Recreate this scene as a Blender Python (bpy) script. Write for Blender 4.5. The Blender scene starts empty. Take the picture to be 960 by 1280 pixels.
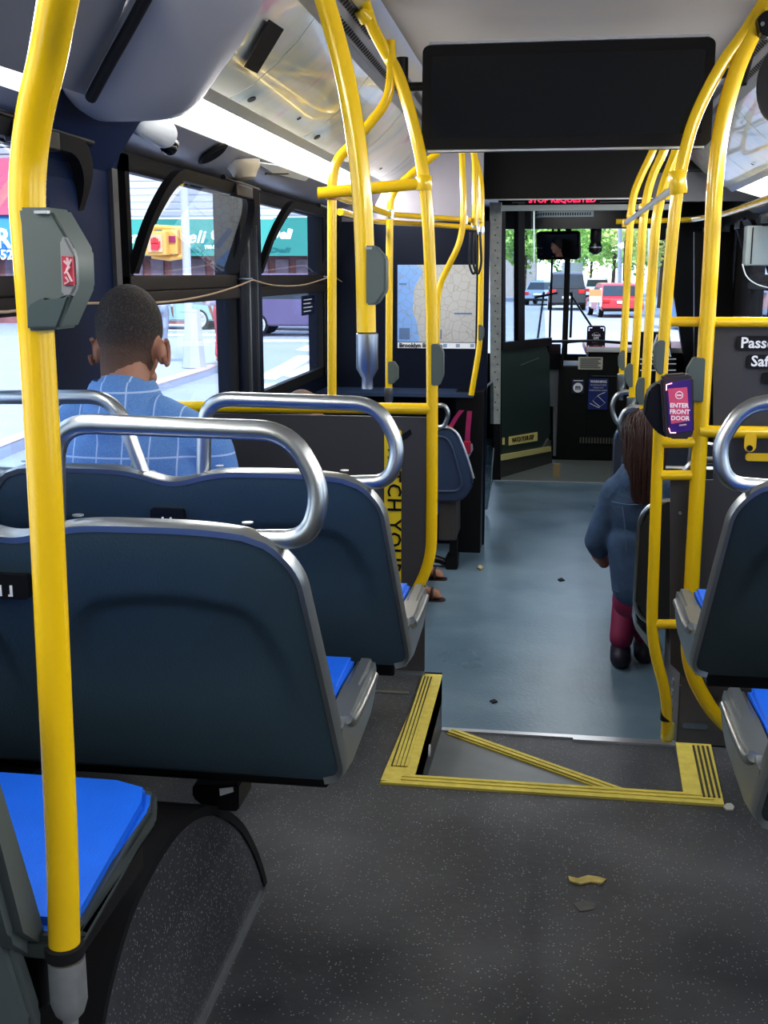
import bpy, bmesh, math, random
from mathutils import Vector, Matrix
random.seed(7)
R=math.radians
C=bpy.context.scene.collection
# ---------------------------------------------------------------- camera maths
F=1400.0; VPX,VPY=690.0,342.0; EYE=1.35
TH=math.atan((640-VPY)/F); PS=math.atan((VPX-480)/F*math.cos(TH))
s_,c_=math.sin,math.cos
FW=Vector((-s_(PS)*c_(TH),c_(PS)*c_(TH),-s_(TH))); RT=Vector((c_(PS),s_(PS),0)); UP=Vector((-s_(PS)*s_(TH),c_(PS)*s_(TH),c_(TH)))
EY=Vector((0,0,EYE))
def ray(px,py): return FW+RT*((px-480)/F)+UP*((640-py)/F)
def PY(px,py,Y): d=ray(px,py); return EY+d*(Y/d.y)
def PZ(px,py,Z): d=ray(px,py); return EY+d*((Z-EYE)/d.z)
def PX(px,py,X): d=ray(px,py); return EY+d*(X/d.x)
def PP(px,py,p,n):
    d=ray(px,py); t=(p-EY).dot(n)/d.dot(n); return EY+d*t
# ---------------------------------------------------------------- materials
MT={}
def mat(name,col,rough=.5,metal=0,noise=0,nscale=20,bump=0,bscale=80,emit=0,spec=None,coat=0):
    if name in MT: return MT[name]
    m=bpy.data.materials.new(name); m.use_nodes=True; nt=m.node_tree; b=nt.nodes['Principled BSDF']
    b.inputs['Base Color'].default_value=(*col,1); b.inputs['Roughness'].default_value=rough; b.inputs['Metallic'].default_value=metal
    if spec is not None: b.inputs['Specular IOR Level'].default_value=spec
    if coat: b.inputs['Coat Weight'].default_value=coat; b.inputs['Coat Roughness'].default_value=.08
    if emit: b.inputs['Emission Color'].default_value=(*col,1); b.inputs['Emission Strength'].default_value=emit
    tc=nt.nodes.new('ShaderNodeTexCoord')
    n=nt.nodes.new('ShaderNodeTexNoise'); n.inputs['Scale'].default_value=nscale; n.inputs['Detail'].default_value=4
    nt.links.new(tc.outputs['Object'],n.inputs['Vector'])
    mx=nt.nodes.new('ShaderNodeMix'); mx.data_type='RGBA'
    k=noise if noise else .04
    mx.inputs[6].default_value=(*[max(0,c*(1-k)) for c in col],1); mx.inputs[7].default_value=(*[min(1,c*(1+k)) for c in col],1)
    nt.links.new(n.outputs['Fac'],mx.inputs[0]); nt.links.new(mx.outputs[2],b.inputs['Base Color'])
    if bump:
        n2=nt.nodes.new('ShaderNodeTexNoise'); n2.inputs['Scale'].default_value=bscale; nt.links.new(tc.outputs['Object'],n2.inputs['Vector'])
        bp=nt.nodes.new('ShaderNodeBump'); bp.inputs['Strength'].default_value=bump; bp.inputs['Distance'].default_value=.004
        nt.links.new(n2.outputs['Fac'],bp.inputs['Height']); nt.links.new(bp.outputs['Normal'],b.inputs['Normal'])
    MT[name]=m; return m
def glass(name,tint=(.93,.96,.98),alpha=.04,rough=.02,mul=.3):
    m=bpy.data.materials.new(name); m.use_nodes=True; nt=m.node_tree; nt.nodes.clear()
    o=nt.nodes.new('ShaderNodeOutputMaterial'); t=nt.nodes.new('ShaderNodeBsdfTransparent'); t.inputs[0].default_value=(*tint,1)
    g=nt.nodes.new('ShaderNodeBsdfGlossy'); g.inputs['Roughness'].default_value=rough; g.inputs[0].default_value=(.9,.95,1,1)
    f=nt.nodes.new('ShaderNodeFresnel'); f.inputs[0].default_value=1.35
    x=nt.nodes.new('ShaderNodeMixShader'); ad=nt.nodes.new('ShaderNodeMath'); ad.operation='MULTIPLY_ADD'; ad.inputs[1].default_value=mul; ad.inputs[2].default_value=alpha*.3
    nt.links.new(f.outputs[0],ad.inputs[0]); nt.links.new(ad.outputs[0],x.inputs[0]); nt.links.new(t.outputs[0],x.inputs[1]); nt.links.new(g.outputs[0],x.inputs[2]); nt.links.new(x.outputs[0],o.inputs[0])
    MT[name]=m; return m
def newnodes(name):
    m=bpy.data.materials.new(name); m.use_nodes=True; MT[name]=m
    return m,m.node_tree,m.node_tree.nodes['Principled BSDF']
YEL=mat('yellow_powder_coat',(.80,.53,.008),.25,0,.05,6,coat=.4)
YELD=mat('yellow_nosing',(.60,.50,.10),.55,0,.25,40)
STEEL=mat('brushed_steel',(.46,.48,.48),.32,1,.08,30)
STEELD=mat('satin_grey_metal',(.35,.37,.38),.38,.85,.1,30)
TRIM=mat('moulded_silver_trim',(.33,.35,.35),.32,.8,.08,12)
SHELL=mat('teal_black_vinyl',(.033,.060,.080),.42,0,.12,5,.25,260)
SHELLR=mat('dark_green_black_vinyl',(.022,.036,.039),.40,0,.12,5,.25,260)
BLUEC=mat('blue_cushion_vinyl',(.008,.13,.62),.45,0,.18,9,.2,300)
BLACK=mat('black_plastic',(.006,.006,.007),.35,spec=.35)
BLACKM=mat('black_rubber',(.009,.009,.010),.7,spec=.3)
FRAME=mat('window_frame_black',(.010,.0095,.010),.55,spec=.2)
BOX=mat('grey_green_plastic',(.10,.125,.115),.5,0,.06,10)
NAVY=mat('navy_black_panel',(.004,.008,.022),.4,spec=.2)
NAVYB=mat('deep_blue_pillar',(.004,.016,.060),.55,0,.3,3,spec=.2)
NAVY2=mat('navy_seat_plastic',(.030,.055,.11),.45)
PANEL=mat('charcoal_laminate',(.060,.058,.062),.42,0,.1,4)
GREY=mat('grey_moulding',(.30,.31,.34),.42,0,.06,4)
POD=mat('grey_pod_plastic',(.30,.305,.33),.5,0,.05,3)
CORN=mat('grey_cornice',(.30,.30,.33),.35,0,.05,3)
CEIL=mat('ceiling_laminate',(.44,.41,.38),.6,0,.05,2)
ALU=mat('aluminium_strip',(.62,.64,.66),.3,.7)
WHITE=mat('white_plastic',(.75,.76,.74),.4)
WHITEP=mat('white_print',(.85,.86,.88),.6)
LIGHT=mat('light_diffuser',(1,.99,.97),.5,0,.01,3,emit=1.25)
DKGREEN=mat('dark_green_door_panel',(.030,.050,.042),.28,0,.12,6)
RED=mat('red_led',(1,.02,.08),.5,emit=4)
GLASS=glass('window_glass'); GLASSD=glass('smoked_glass',(.5,.58,.6),.2)
SKIN=mat('skin',(.36,.17,.10),.5,0,.08,30); SKIND=mat('deeper_skin',(.23,.10,.06),.5,0,.08,30)
DENIM=mat('denim',(.045,.085,.155),.8,0,.6,18,.6,60)
MAGENTA=mat('magenta_cloth',(.22,.010,.06),.7,0,.2,20)
MIRROR=mat('mirror',(.85,.88,.9),.03,1)
# floor speckle
def floor_mat(name,base,worn,rough,speck=.45):
    m,nt,b=newnodes(name); L=nt.links.new
    tc=nt.nodes.new('ShaderNodeTexCoord')
    n=nt.nodes.new('ShaderNodeTexNoise'); n.inputs['Scale'].default_value=2.3; n.inputs['Detail'].default_value=6; L(tc.outputs['Object'],n.inputs['Vector'])
    r=nt.nodes.new('ShaderNodeValToRGB'); r.color_ramp.elements[0].position=.38; r.color_ramp.elements[1].position=.68
    r.color_ramp.elements[0].color=(*base,1); r.color_ramp.elements[1].color=(*worn,1); L(n.outputs['Fac'],r.inputs[0])
    v=nt.nodes.new('ShaderNodeTexVoronoi'); v.inputs['Scale'].default_value=130; L(tc.outputs['Object'],v.inputs['Vector'])
    lt=nt.nodes.new('ShaderNodeMath'); lt.operation='LESS_THAN'; lt.inputs[1].default_value=.20; L(v.outputs['Distance'],lt.inputs[0])
    sp=nt.nodes.new('ShaderNodeSeparateColor'); L(v.outputs['Color'],sp.inputs[0])
    gt=nt.nodes.new('ShaderNodeMath'); gt.operation='GREATER_THAN'; gt.inputs[1].default_value=speck; L(sp.outputs[0],gt.inputs[0])
    mu=nt.nodes.new('ShaderNodeMath'); mu.operation='MULTIPLY'; L(lt.outputs[0],mu.inputs[0]); L(gt.outputs[0],mu.inputs[1])
    m2=nt.nodes.new('ShaderNodeMath'); m2.operation='MULTIPLY'; m2.inputs[1].default_value=.7; L(mu.outputs[0],m2.inputs[0])
    mx=nt.nodes.new('ShaderNodeMix'); mx.data_type='RGBA'; mx.inputs[7].default_value=(.42,.45,.47,1); L(m2.outputs[0],mx.inputs[0]); L(r.outputs[0],mx.inputs[6])
    L(mx.outputs[2],b.inputs['Base Color'])
    rr=nt.nodes.new('ShaderNodeMapRange'); rr.inputs[3].default_value=rough-.08; rr.inputs[4].default_value=rough+.1; L(n.outputs['Fac'],rr.inputs[0]); L(rr.outputs[0],b.inputs['Roughness'])
    n2=nt.nodes.new('ShaderNodeTexNoise'); n2.inputs['Scale'].default_value=60; L(tc.outputs['Object'],n2.inputs['Vector'])
    bp=nt.nodes.new('ShaderNodeBump'); bp.inputs['Strength'].default_value=.25; bp.inputs['Distance'].default_value=.003; L(n2.outputs['Fac'],bp.inputs['Height']); L(bp.outputs[0],b.inputs['Normal'])
    return m
FLOOR=floor_mat('speckled_floor_vinyl',(.040,.043,.048),(.100,.102,.106),.42)
FLOORB=floor_mat('sky_tinted_floor_vinyl',(.105,.170,.215),(.18,.26,.31),.30,.9)  # blue of the reflected sky is mixed into this floor colour
# plaid
def plaid():
    m,nt,b=newnodes('blue_windowpane_cloth'); L=nt.links.new
    tc=nt.nodes.new('ShaderNodeTexCoord'); sx=nt.nodes.new('ShaderNodeSeparateXYZ'); L(tc.outputs['Object'],sx.inputs[0])
    def line(out,off,w,per):
        a=nt.nodes.new('ShaderNodeMath'); a.operation='ADD'; a.inputs[1].default_value=off+10; L(out,a.inputs[0])
        d=nt.nodes.new('ShaderNodeMath'); d.operation='DIVIDE'; d.inputs[1].default_value=per; L(a.outputs[0],d.inputs[0])
        f=nt.nodes.new('ShaderNodeMath'); f.operation='FRACT'; L(d.outputs[0],f.inputs[0])
        g=nt.nodes.new('ShaderNodeMath'); g.operation='LESS_THAN'; g.inputs[1].default_value=w; L(f.outputs[0],g.inputs[0]); return g.outputs[0]
    mxm=nt.nodes.new('ShaderNodeMath'); mxm.operation='MAXIMUM'; L(line(sx.outputs[0],.01,.06,.062),mxm.inputs[0]); L(line(sx.outputs[2],0,.06,.075),mxm.inputs[1])
    n=nt.nodes.new('ShaderNodeTexNoise'); n.inputs['Scale'].default_value=420; L(tc.outputs['Object'],n.inputs['Vector'])
    r=nt.nodes.new('ShaderNodeValToRGB'); r.color_ramp.elements[0].color=(.10,.21,.43,1); r.color_ramp.elements[1].color=(.15,.30,.55,1); r.color_ramp.elements[0].position=.35; r.color_ramp.elements[1].position=.65; L(n.outputs['Fac'],r.inputs[0])
    mm=nt.nodes.new('ShaderNodeMath'); mm.operation='MULTIPLY'; mm.inputs[1].default_value=.55; L(mxm.outputs[0],mm.inputs[0])
    mx=nt.nodes.new('ShaderNodeMix'); mx.data_type='RGBA'; mx.inputs[7].default_value=(.62,.72,.85,1); L(mm.outputs[0],mx.inputs[0]); L(r.outputs[0],mx.inputs[6]); L(mx.outputs[2],b.inputs['Base Color']); b.inputs['Roughness'].default_value=.85
    return m
PLAID=plaid()
def panel_reflections_mat():
    m,nt,b=newnodes('pearly_panel_reflections'); L=nt.links.new
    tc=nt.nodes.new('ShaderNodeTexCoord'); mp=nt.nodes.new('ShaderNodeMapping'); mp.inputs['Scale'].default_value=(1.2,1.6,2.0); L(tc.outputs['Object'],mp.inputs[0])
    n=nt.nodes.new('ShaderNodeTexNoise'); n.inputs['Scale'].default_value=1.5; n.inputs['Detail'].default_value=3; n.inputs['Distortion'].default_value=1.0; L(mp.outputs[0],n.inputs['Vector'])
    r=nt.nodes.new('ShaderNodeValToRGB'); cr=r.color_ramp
    cols=[(.30,(.30,.42,.44)),(.42,(.50,.54,.50)),(.50,(.58,.58,.46)),(.58,(.62,.60,.54)),(.68,(.60,.38,.42))]  # pale panels; pink, teal and yellow reflections painted into the colour
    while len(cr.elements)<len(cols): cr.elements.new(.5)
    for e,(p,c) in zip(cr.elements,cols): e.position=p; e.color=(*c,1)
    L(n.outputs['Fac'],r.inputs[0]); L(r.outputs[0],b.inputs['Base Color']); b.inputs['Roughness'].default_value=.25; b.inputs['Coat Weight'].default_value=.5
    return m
AD=panel_reflections_mat()
def hair_mat():
    m,nt,b=newnodes('short_faded_hair'); L=nt.links.new
    tc=nt.nodes.new('ShaderNodeTexCoord'); sx=nt.nodes.new('ShaderNodeSeparateXYZ'); L(tc.outputs['Generated'],sx.inputs[0])
    r=nt.nodes.new('ShaderNodeValToRGB'); r.color_ramp.elements[0].position=.0; r.color_ramp.elements[0].color=(.17,.085,.05,1); r.color_ramp.elements[1].position=.55; r.color_ramp.elements[1].color=(.020,.015,.012,1); L(sx.outputs[2],r.inputs[0])
    n=nt.nodes.new('ShaderNodeTexNoise'); n.inputs['Scale'].default_value=210; n.inputs['Detail'].default_value=5; L(tc.outputs['Object'],n.inputs['Vector'])
    mx=nt.nodes.new('ShaderNodeMix'); mx.data_type='RGBA'; mx.inputs[7].default_value=(.10,.075,.055,1); L(r.outputs[0],mx.inputs[6])
    mr=nt.nodes.new('ShaderNodeMapRange'); mr.inputs[1].default_value=.5; mr.inputs[2].default_value=.8; L(n.outputs['Fac'],mr.inputs[0]); L(mr.outputs[0],mx.inputs[0]); L(mx.outputs[2],b.inputs['Base Color'])
    b.inputs['Roughness'].default_value=.75
    bp=nt.nodes.new('ShaderNodeBump'); bp.inputs['Strength'].default_value=.8; bp.inputs['Distance'].default_value=.006; L(n.outputs['Fac'],bp.inputs['Height']); L(bp.outputs[0],b.inputs['Normal'])
    return m
HAIRM=hair_mat()
HAIRB=mat('brown_hair',(.050,.020,.014),.5,0,.5,60,.6,90); HAIRL=mat('light_brown_hair',(.15,.085,.045),.5,0,.4,60,.6,90)
# ---------------------------------------------------------------- object helpers
def root_of(o):
    while o.parent: o=o.parent
    return o
def obj(name,bm,m,parent=None,label=None,sharp=38,weld=False):
    if weld: bmesh.ops.remove_doubles(bm,verts=bm.verts,dist=1e-5)
    bmesh.ops.recalc_face_normals(bm,faces=bm.faces)
    if parent is not None:
        off=root_of(parent).location.copy()
        if off.length>0: bmesh.ops.translate(bm,verts=bm.verts,vec=-off)
    for f in bm.faces: f.smooth=True
    for e in bm.edges:
        if len(e.link_faces)==2 and e.calc_face_angle(0)>R(sharp): e.smooth=False
    me=bpy.data.meshes.new(name); bm.to_mesh(me); bm.free(); me.materials.append(m)
    o=bpy.data.objects.new(name,me); C.objects.link(o)
    if parent is not None: o.parent=parent
    if label: o['label']=label
    return o
def thing(name,label,cat,loc=(0,0,0),group=None):
    o=bpy.data.objects.new(name,None); o.empty_display_size=.05; C.objects.link(o); o.location=loc; o['label']=label; o['category']=cat
    if group: o['group']=group
    return o
def tag(o,label,cat,group=None):
    o['label']=label; o['category']=cat
    if group: o['group']=group
    return o
def struct(name,bm,m,parent=None,sharp=38):
    o=obj(name,bm,m,parent,sharp=sharp)
    if parent is None: o['kind']='structure'
    return o
def setloc(o):
    """move the origin of a single-mesh thing to the base centre of its geometry"""
    v=[x.co for x in o.data.vertices]; c=Vector(((min(a.x for a in v)+max(a.x for a in v))/2,(min(a.y for a in v)+max(a.y for a in v))/2,min(a.z for a in v)))
    o.data.transform(Matrix.Translation(-c)); o.location=c; return o
def dup(root,label=None,group=None):
    r=root.copy(); C.objects.link(r)
    if label: r['label']=label
    if group: r['group']=group
    for ch in list(root.children):
        c=ch.copy(); C.objects.link(c); c.parent=r
        for g in ch.children:
            d=g.copy(); C.objects.link(d); d.parent=c
    return r
def B(): return bmesh.new()
def poly(bm,pts): 
    vs=[bm.verts.new(p) for p in pts]; return bm.faces.new(vs)
def box(bm,x0,x1,y0,y1,z0,z1,bev=0):
    t=bmesh.new(); bmesh.ops.create_cube(t,size=1)
    for v in t.verts: v.co=Vector(((x0+x1)/2+v.co.x*(x1-x0),(y0+y1)/2+v.co.y*(y1-y0),(z0+z1)/2+v.co.z*(z1-z0)))
    if bev: bmesh.ops.bevel(t,geom=t.edges[:],offset=bev,segments=3,affect='EDGES',profile=.6)
    merge(bm,t); return bm
def merge(bm,t,M=None):
    mp={}
    for v in t.verts: mp[v]=bm.verts.new(M@v.co if M else v.co)
    for f in t.faces:
        try: bm.faces.new([mp[v] for v in f.verts])
        except ValueError: pass
    t.free()
def obox(bm,M,sx,sy,sz,bev=0):
    t=bmesh.new(); box(t,-sx/2,sx/2,-sy/2,sy/2,-sz/2,sz/2,bev); merge(bm,t,M); return bm
def prism(bm,pts,vec,bev=0):
    """extrude a planar polygon (list of Vectors) by vec"""
    t=bmesh.new(); pts=[Vector(p) for p in pts]; vec=Vector(vec); n=len(pts)
    a=[t.verts.new(p) for p in pts]; b=[t.verts.new(p+vec) for p in pts]
    t.faces.new(a); t.faces.new(b[::-1])
    for i in range(n): t.faces.new((a[i],b[i],b[(i+1)%n],a[(i+1)%n]))
    if bev: bmesh.ops.bevel(t,geom=t.edges[:],offset=bev,segments=2,affect='EDGES')
    merge(bm,t); return bm
def fillet(pts,r,seg=6):
    pts=[Vector(p) for p in pts]; out=[pts[0]]
    for i in range(1,len(pts)-1):
        p0,p,p1=pts[i-1],pts[i],pts[i+1]; a=(p0-p); b=(p1-p); rr=min(r,a.length*.48,b.length*.48)
        A=p+a.normalized()*rr; Bq=p+b.normalized()*rr
        for k in range(seg+1):
            t=k/seg; out.append(A*(1-t)**2+p*2*t*(1-t)+Bq*t*t)
    out.append(pts[-1]); return out
def smoothpath(pts,n=8):
    pts=[Vector(p) for p in pts]; out=[]
    for i in range(len(pts)-1):
        p0=pts[max(i-1,0)];p1=pts[i];p2=pts[i+1];p3=pts[min(i+2,len(pts)-1)]
        for k in range(n):
            t=k/n; out.append(.5*((2*p1)+(p2-p0)*t+(2*p0-5*p1+4*p2-p3)*t*t+(3*p1-p0-3*p2+p3)*t**3))
    out.append(pts[-1]); return out
def tube(bm,pts,r,seg=14,cap=True,r2=None):
    pts=[Vector(p) for p in pts]
    q=[pts[0]]
    for p in pts[1:]:
        if (p-q[-1]).length>1e-5: q.append(p)
    pts=q; n=len(pts); rings=[]; up=None
    for i,p in enumerate(pts):
        t=((pts[min(i+1,n-1)]-pts[max(i-1,0)])).normalized()
        if up is None:
            up=Vector((0,0,1)) if abs(t.z)<.9 else Vector((0,1,0))
        up=(up-t*up.dot(t)).normalized(); sd=t.cross(up)
        rr=r if not r2 else r+(r2-r)*i/(n-1)
        rings.append([bm.verts.new(p+(up*math.cos(2*math.pi*k/seg)+sd*math.sin(2*math.pi*k/seg))*rr) for k in range(seg)])
    for a,b in zip(rings,rings[1:]):
        for k in range(seg): bm.faces.new((a[k],a[(k+1)%seg],b[(k+1)%seg],b[k]))
    if cap: bm.faces.new(rings[0][::-1]); bm.faces.new(rings[-1])
    return bm
def lathe(bm,prof,c,axis=(0,0,1),seg=24):
    c=Vector(c); ax=Vector(axis).normalized(); u=ax.orthogonal().normalized(); v=ax.cross(u); rings=[]
    for r,h in prof: rings.append([bm.verts.new(c+ax*h+(u*math.cos(2*math.pi*k/seg)+v*math.sin(2*math.pi*k/seg))*max(r,1e-4)) for k in range(seg)])
    for a,b in zip(rings,rings[1:]):
        for k in range(seg): bm.faces.new((a[k],a[(k+1)%seg],b[(k+1)%seg],b[k]))
    bm.faces.new(rings[0][::-1]); bm.faces.new(rings[-1]); return bm
def rrect(cx,cy,w,h,r,seg=5):
    o=[]
    for (sx,sy,a0) in ((1,1,0),(-1,1,90),(-1,-1,180),(1,-1,270)):
        for k in range(seg+1):
            a=R(a0+90*k/seg); o.append((cx+sx*(w/2-r)+r*math.cos(a),cy+sy*(h/2-r)+r*math.sin(a)))
    return o
def plate(bm,M,w,h,t,r=.01):
    """rounded plate in local xz plane of M, thickness t along local y"""
    prism(bm,[M@Vector((x,0,z)) for x,z in rrect(0,0,w,h,r)],(M.to_3x3()@Vector((0,t,0)))); return bm
def frame(o,x,z,y=None): # build matrix from origin, local x axis, local z axis
    x=Vector(x).normalized(); z=Vector(z); y=z.cross(x).normalized(); z=x.cross(y).normalized()
    return Matrix(((x.x,y.x,z.x,o[0]),(x.y,y.y,z.y,o[1]),(x.z,y.z,z.z,o[2]),(0,0,0,1)))
def text(body,M,size,m,parent,name='lettering',align='CENTER',ext=.0008,bold=0,sp=1.0,sx=1.0,shear=0):
    """text lying in local xz plane of M, facing local -y"""
    cu=bpy.data.curves.new('t','FONT'); cu.body=body; cu.size=size; cu.align_x=align; cu.align_y='CENTER'; cu.extrude=ext; cu.offset=bold; cu.space_character=sp; cu.resolution_u=2; cu.shear=shear
    to=bpy.data.objects.new('t',cu); C.objects.link(to); dg=bpy.context.evaluated_depsgraph_get(); dg.update()
    me=bpy.data.meshes.new_from_object(to.evaluated_get(dg)); bpy.data.objects.remove(to); bpy.data.curves.remove(cu)
    T=Matrix(((sx,0,0,0),(0,0,-1,0),(0,1,0,0),(0,0,0,1)))
    me.transform(M@T)
    if parent is not None: me.transform(Matrix.Translation(-root_of(parent).location))
    me.materials.clear(); me.materials.append(m); me.name=name
    o=bpy.data.objects.new(name,me); C.objects.link(o); o.parent=parent; return o
def blobs(specs,voxel,smooth=4):
    """one continuous skin from tapered capsules and ellipsoids"""
    bm=bmesh.new()
    for s in specs:
        if s[0]=='s':
            t=bmesh.new(); bmesh.ops.create_uvsphere(t,u_segments=20,v_segments=14,radius=1)
            r=s[2] if isinstance(s[2],(tuple,list)) else (s[2],)*3
            M=Matrix.Translation(Vector(s[1]))
            if len(s)>3: M=M@s[3]
            M=M@Matrix.Diagonal((*r,1)); merge(bm,t,M)
        else:
            p0,p1=Vector(s[1]),Vector(s[2]); r0,r1=s[3],s[4]
            n=10; L=[]
            d=p1-p0
            if d.length<1e-6: continue
            pts=[];rs=[]
            for k in range(5): a=math.pi/2*k/4; pts.append(p0-d.normalized()*r0*math.cos(a)); rs.append(max(r0*math.sin(a),.0005))
            for k in range(5): a=math.pi/2*k/4; pts.append(p1+d.normalized()*r1*math.sin(a)); rs.append(max(r1*math.cos(a),.0005))
            u=d.orthogonal().normalized(); v=d.normalized().cross(u); rings=[]
            for p,r in zip(pts,rs): rings.append([bm.verts.new(p+(u*math.cos(2*math.pi*k/16)+v*math.sin(2*math.pi*k/16))*r) for k in range(16)])
            for a,b in zip(rings,rings[1:]):
                for k in range(16): bm.faces.new((a[k],a[(k+1)%16],b[(k+1)%16],b[k]))
            bm.faces.new(rings[0][::-1]); bm.faces.new(rings[-1])
    bmesh.ops.recalc_face_normals(bm,faces=bm.faces)
    me=bpy.data.meshes.new('b'); bm.to_mesh(me); bm.free(); o=bpy.data.objects.new('b',me); C.objects.link(o)
    rm=o.modifiers.new('r','REMESH'); rm.mode='VOXEL'; rm.voxel_size=voxel
    if smooth: sm=o.modifiers.new('s','SMOOTH'); sm.iterations=smooth; sm.factor=.5
    dg=bpy.context.evaluated_depsgraph_get(); dg.update(); m2=bpy.data.meshes.new_from_object(o.evaluated_get(dg))
    bm=bmesh.new(); bm.from_mesh(m2); bpy.data.objects.remove(o); bpy.data.meshes.remove(me); bpy.data.meshes.remove(m2); return bm
# =============================================================== BUS SHELL
XL,XR=-1.30,1.315; ZF=-.23; YB,YF=-1.3,10.9
S0=-.334; S1=.46; YS=2.83; YE=3.66     # step recess
bm=B(); box(bm,XL,XR,YB,YS,-.10,0); box(bm,XL,S0,YS,YE,-.10,0); box(bm,S1,XR,YS,3.17,-.10,0); struct('floor',bm,FLOOR)
bm=B(); poly(bm,[(XL,YS,ZF),(XR,YS,ZF),(XR,8.62,ZF),(XL,8.62,ZF)]); box(bm,XL,XR,YS,8.62,ZF-.06,ZF-.002); struct('floor',bm,FLOORB)
bm=B(); box(bm,XL,XR,8.62,YF,ZF-.06,ZF+.004); struct('floor',bm,mat('front_floor_vinyl',(.13,.15,.14),.5,0,.15,8))
bm=B(); box(bm,XL,XR,8.60,8.635,ZF,ZF+.008); struct('trim_1',bm,mat('pale_floor_seam',(.35,.4,.42),.4))
# risers
bm=B(); box(bm,S0,S1,YS-.012,YS,ZF,-.0); box(bm,S0-.012,S0,YS,YE,ZF,-.0); box(bm,S1,S1+.012,YS,3.17,ZF,0); box(bm,XL,S0,YE-.012,YE,ZF,0); box(bm,S1,XR,3.16,3.172,ZF,0); struct('trim_2',bm,PANEL)
# recess sloped wedge + darker landing
bm=B(); poly(bm,[(S0,YS,ZF+.006),(S1,YS,ZF+.006),(S1,YE+.02,ZF+.006),(S0,YE+.02,ZF+.006)]); struct('floor',bm,FLOOR)
a=PZ(558,920,ZF+.01); b=PZ(722,979,ZF+.01); d=(b-a)
b2=a+d*((YS+.02-a.y)/d.y)
bm=B(); prism(bm,[(S0,YS,ZF+.09),(S0,YE,ZF+.012),(a.x,a.y,ZF+.012),(b2.x,b2.y,ZF+.012)],(0,0,.004)); struct('trim_3',bm,mat('worn_grey_ramp',(.16,.17,.165),.35,.2,.3,7))
n=Vector((-d.y,d.x,0)).normalized()
bm=B()
for o0,o1,h in ((0,.045,.010),(.006,.020,.016),(.026,.040,.016)):
    prism(bm,[a+n*o0,b2+n*o0,b2+n*o1,a+n*o1],(0,0,h))
struct('trim_4',bm,YELD)
# yellow step nosing, U shaped, ribbed
def quadprism(bm,p,z0,h): prism(bm,[(x,y,z0) for x,y in p],(0,0,h))
bm=B(); xa,xb=S0-.008,S0-.098
quadprism(bm,[(S0+.004,YS),(S0+.004,YE-.03),(S0-.055,YE-.03),(S0-.085,YS-.04),(S0-.02,YS-.04)],0,.006)
for k in range(4):
    x=S0-.022-.011*k; quadprism(bm,[(x,YS+.05),(x,YE-.06),(x-.005,YE-.06),(x-.005-.004,YS+.05)],.006,.004)
quadprism(bm,[(S0-.085,YS-.055),(S1+.022,YS-.055),(S1+.005,YS+.004),(S0-.0,YS+.004)],0,.007)
for k in range(2): quadprism(bm,[(S0-.03,YS-.035+.02*k),(S1,YS-.035+.02*k),(S1,YS-.028+.02*k),(S0-.03,YS-.028+.02*k)],.006,.004)
quadprism(bm,[(S1-.075,YS-.005),(S1+.022,YS-.055),(S1+.04,YE-.50),(S1-.06,YE-.50)],.0,.0075)
struct('trim_5',bm,YELD)
bm=B()
for k in range(4): quadprism(bm,[(S1+.018-.013*k,YS-.02),(S1+.030-.013*k,YE-.52),(S1+.024-.013*k,YE-.52),(S1+.012-.013*k,YS-.02)],.0072,.003)
for k in range(4): x=S0-.028-.011*k; quadprism(bm,[(x,YS+.05),(x,YE-.06),(x-.004,YE-.06),(x-.008,YS+.05)],.0065,.0015)
struct('trim_6',bm,mat('dark_groove',(.05,.045,.02),.7))
# vertical yellow face plates on step ends
bm=B(); box(bm,S1-.055,S1-.047,YS+.02,YS+.17,-.17,.004); struct('trim_7',bm,PANEL)
bm=B(); box(bm,S0-.002,S1+.7,YE+.02,YE+.045,ZF,ZF+.012); box(bm,.12,S1+.2,YE+.0,YE+.02,ZF,ZF+.014); struct('trim_8',bm,ALU)
# alu edge of left upper floor
bm=B(); box(bm,XL,S0-.06,YE-.05,YE+.002,0,.006); box(bm,XL,S0-.09,YE-.22,YE-.2,0,.004); struct('trim_9',bm,STEELD)
# walls
WIN=[ # (y0,y1) left openings
 (-1.2,-.05),(.15,1.25),(1.45,2.86),(3.33,4.52),(4.86,6.32),(6.50,7.55)]
WZ0,WZ1=.78,1.70
def wall(X,sgn,wins,name):
    bm=B(); x0,x1=sorted((X,X+sgn*.06))
    box(bm,x0,x1,YB,YF,ZF-.05,WZ0); box(bm,x0,x1,YB,YF,WZ1,2.25)
    ys=YB
    for y0,y1 in wins:
        box(bm,x0,x1,ys,y0,WZ0,WZ1); ys=y1
    box(bm,x0,x1,ys,YF,WZ0,WZ1)
    struct(name,bm,NAVY if sgn<0 else FRAME)
wall(XL,-1,WIN,'wall_left')
WINR=[(-1.2,-.05),(.15,1.25),(1.45,2.7),(2.9,4.2),(4.4,5.7),(5.85,6.9),(7.05,7.75),(8.75,9.2),(9.3,9.8)]
wall(XR,1,WINR,'wall_right')
bm=B(); box(bm,XL,XR,YB-.06,YB,-.1,2.25); struct('wall_back',bm,GREY)
bm=B(); box(bm,XL-.06,XR+.06,YB-.06,YF+.1,2.2,2.26); struct('ceiling',bm,CEIL).name='roof'
bm=B(); box(bm,-.535,.605,YB,7.0,2.15,2.17); struct('ceiling',bm,CEIL)
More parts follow.
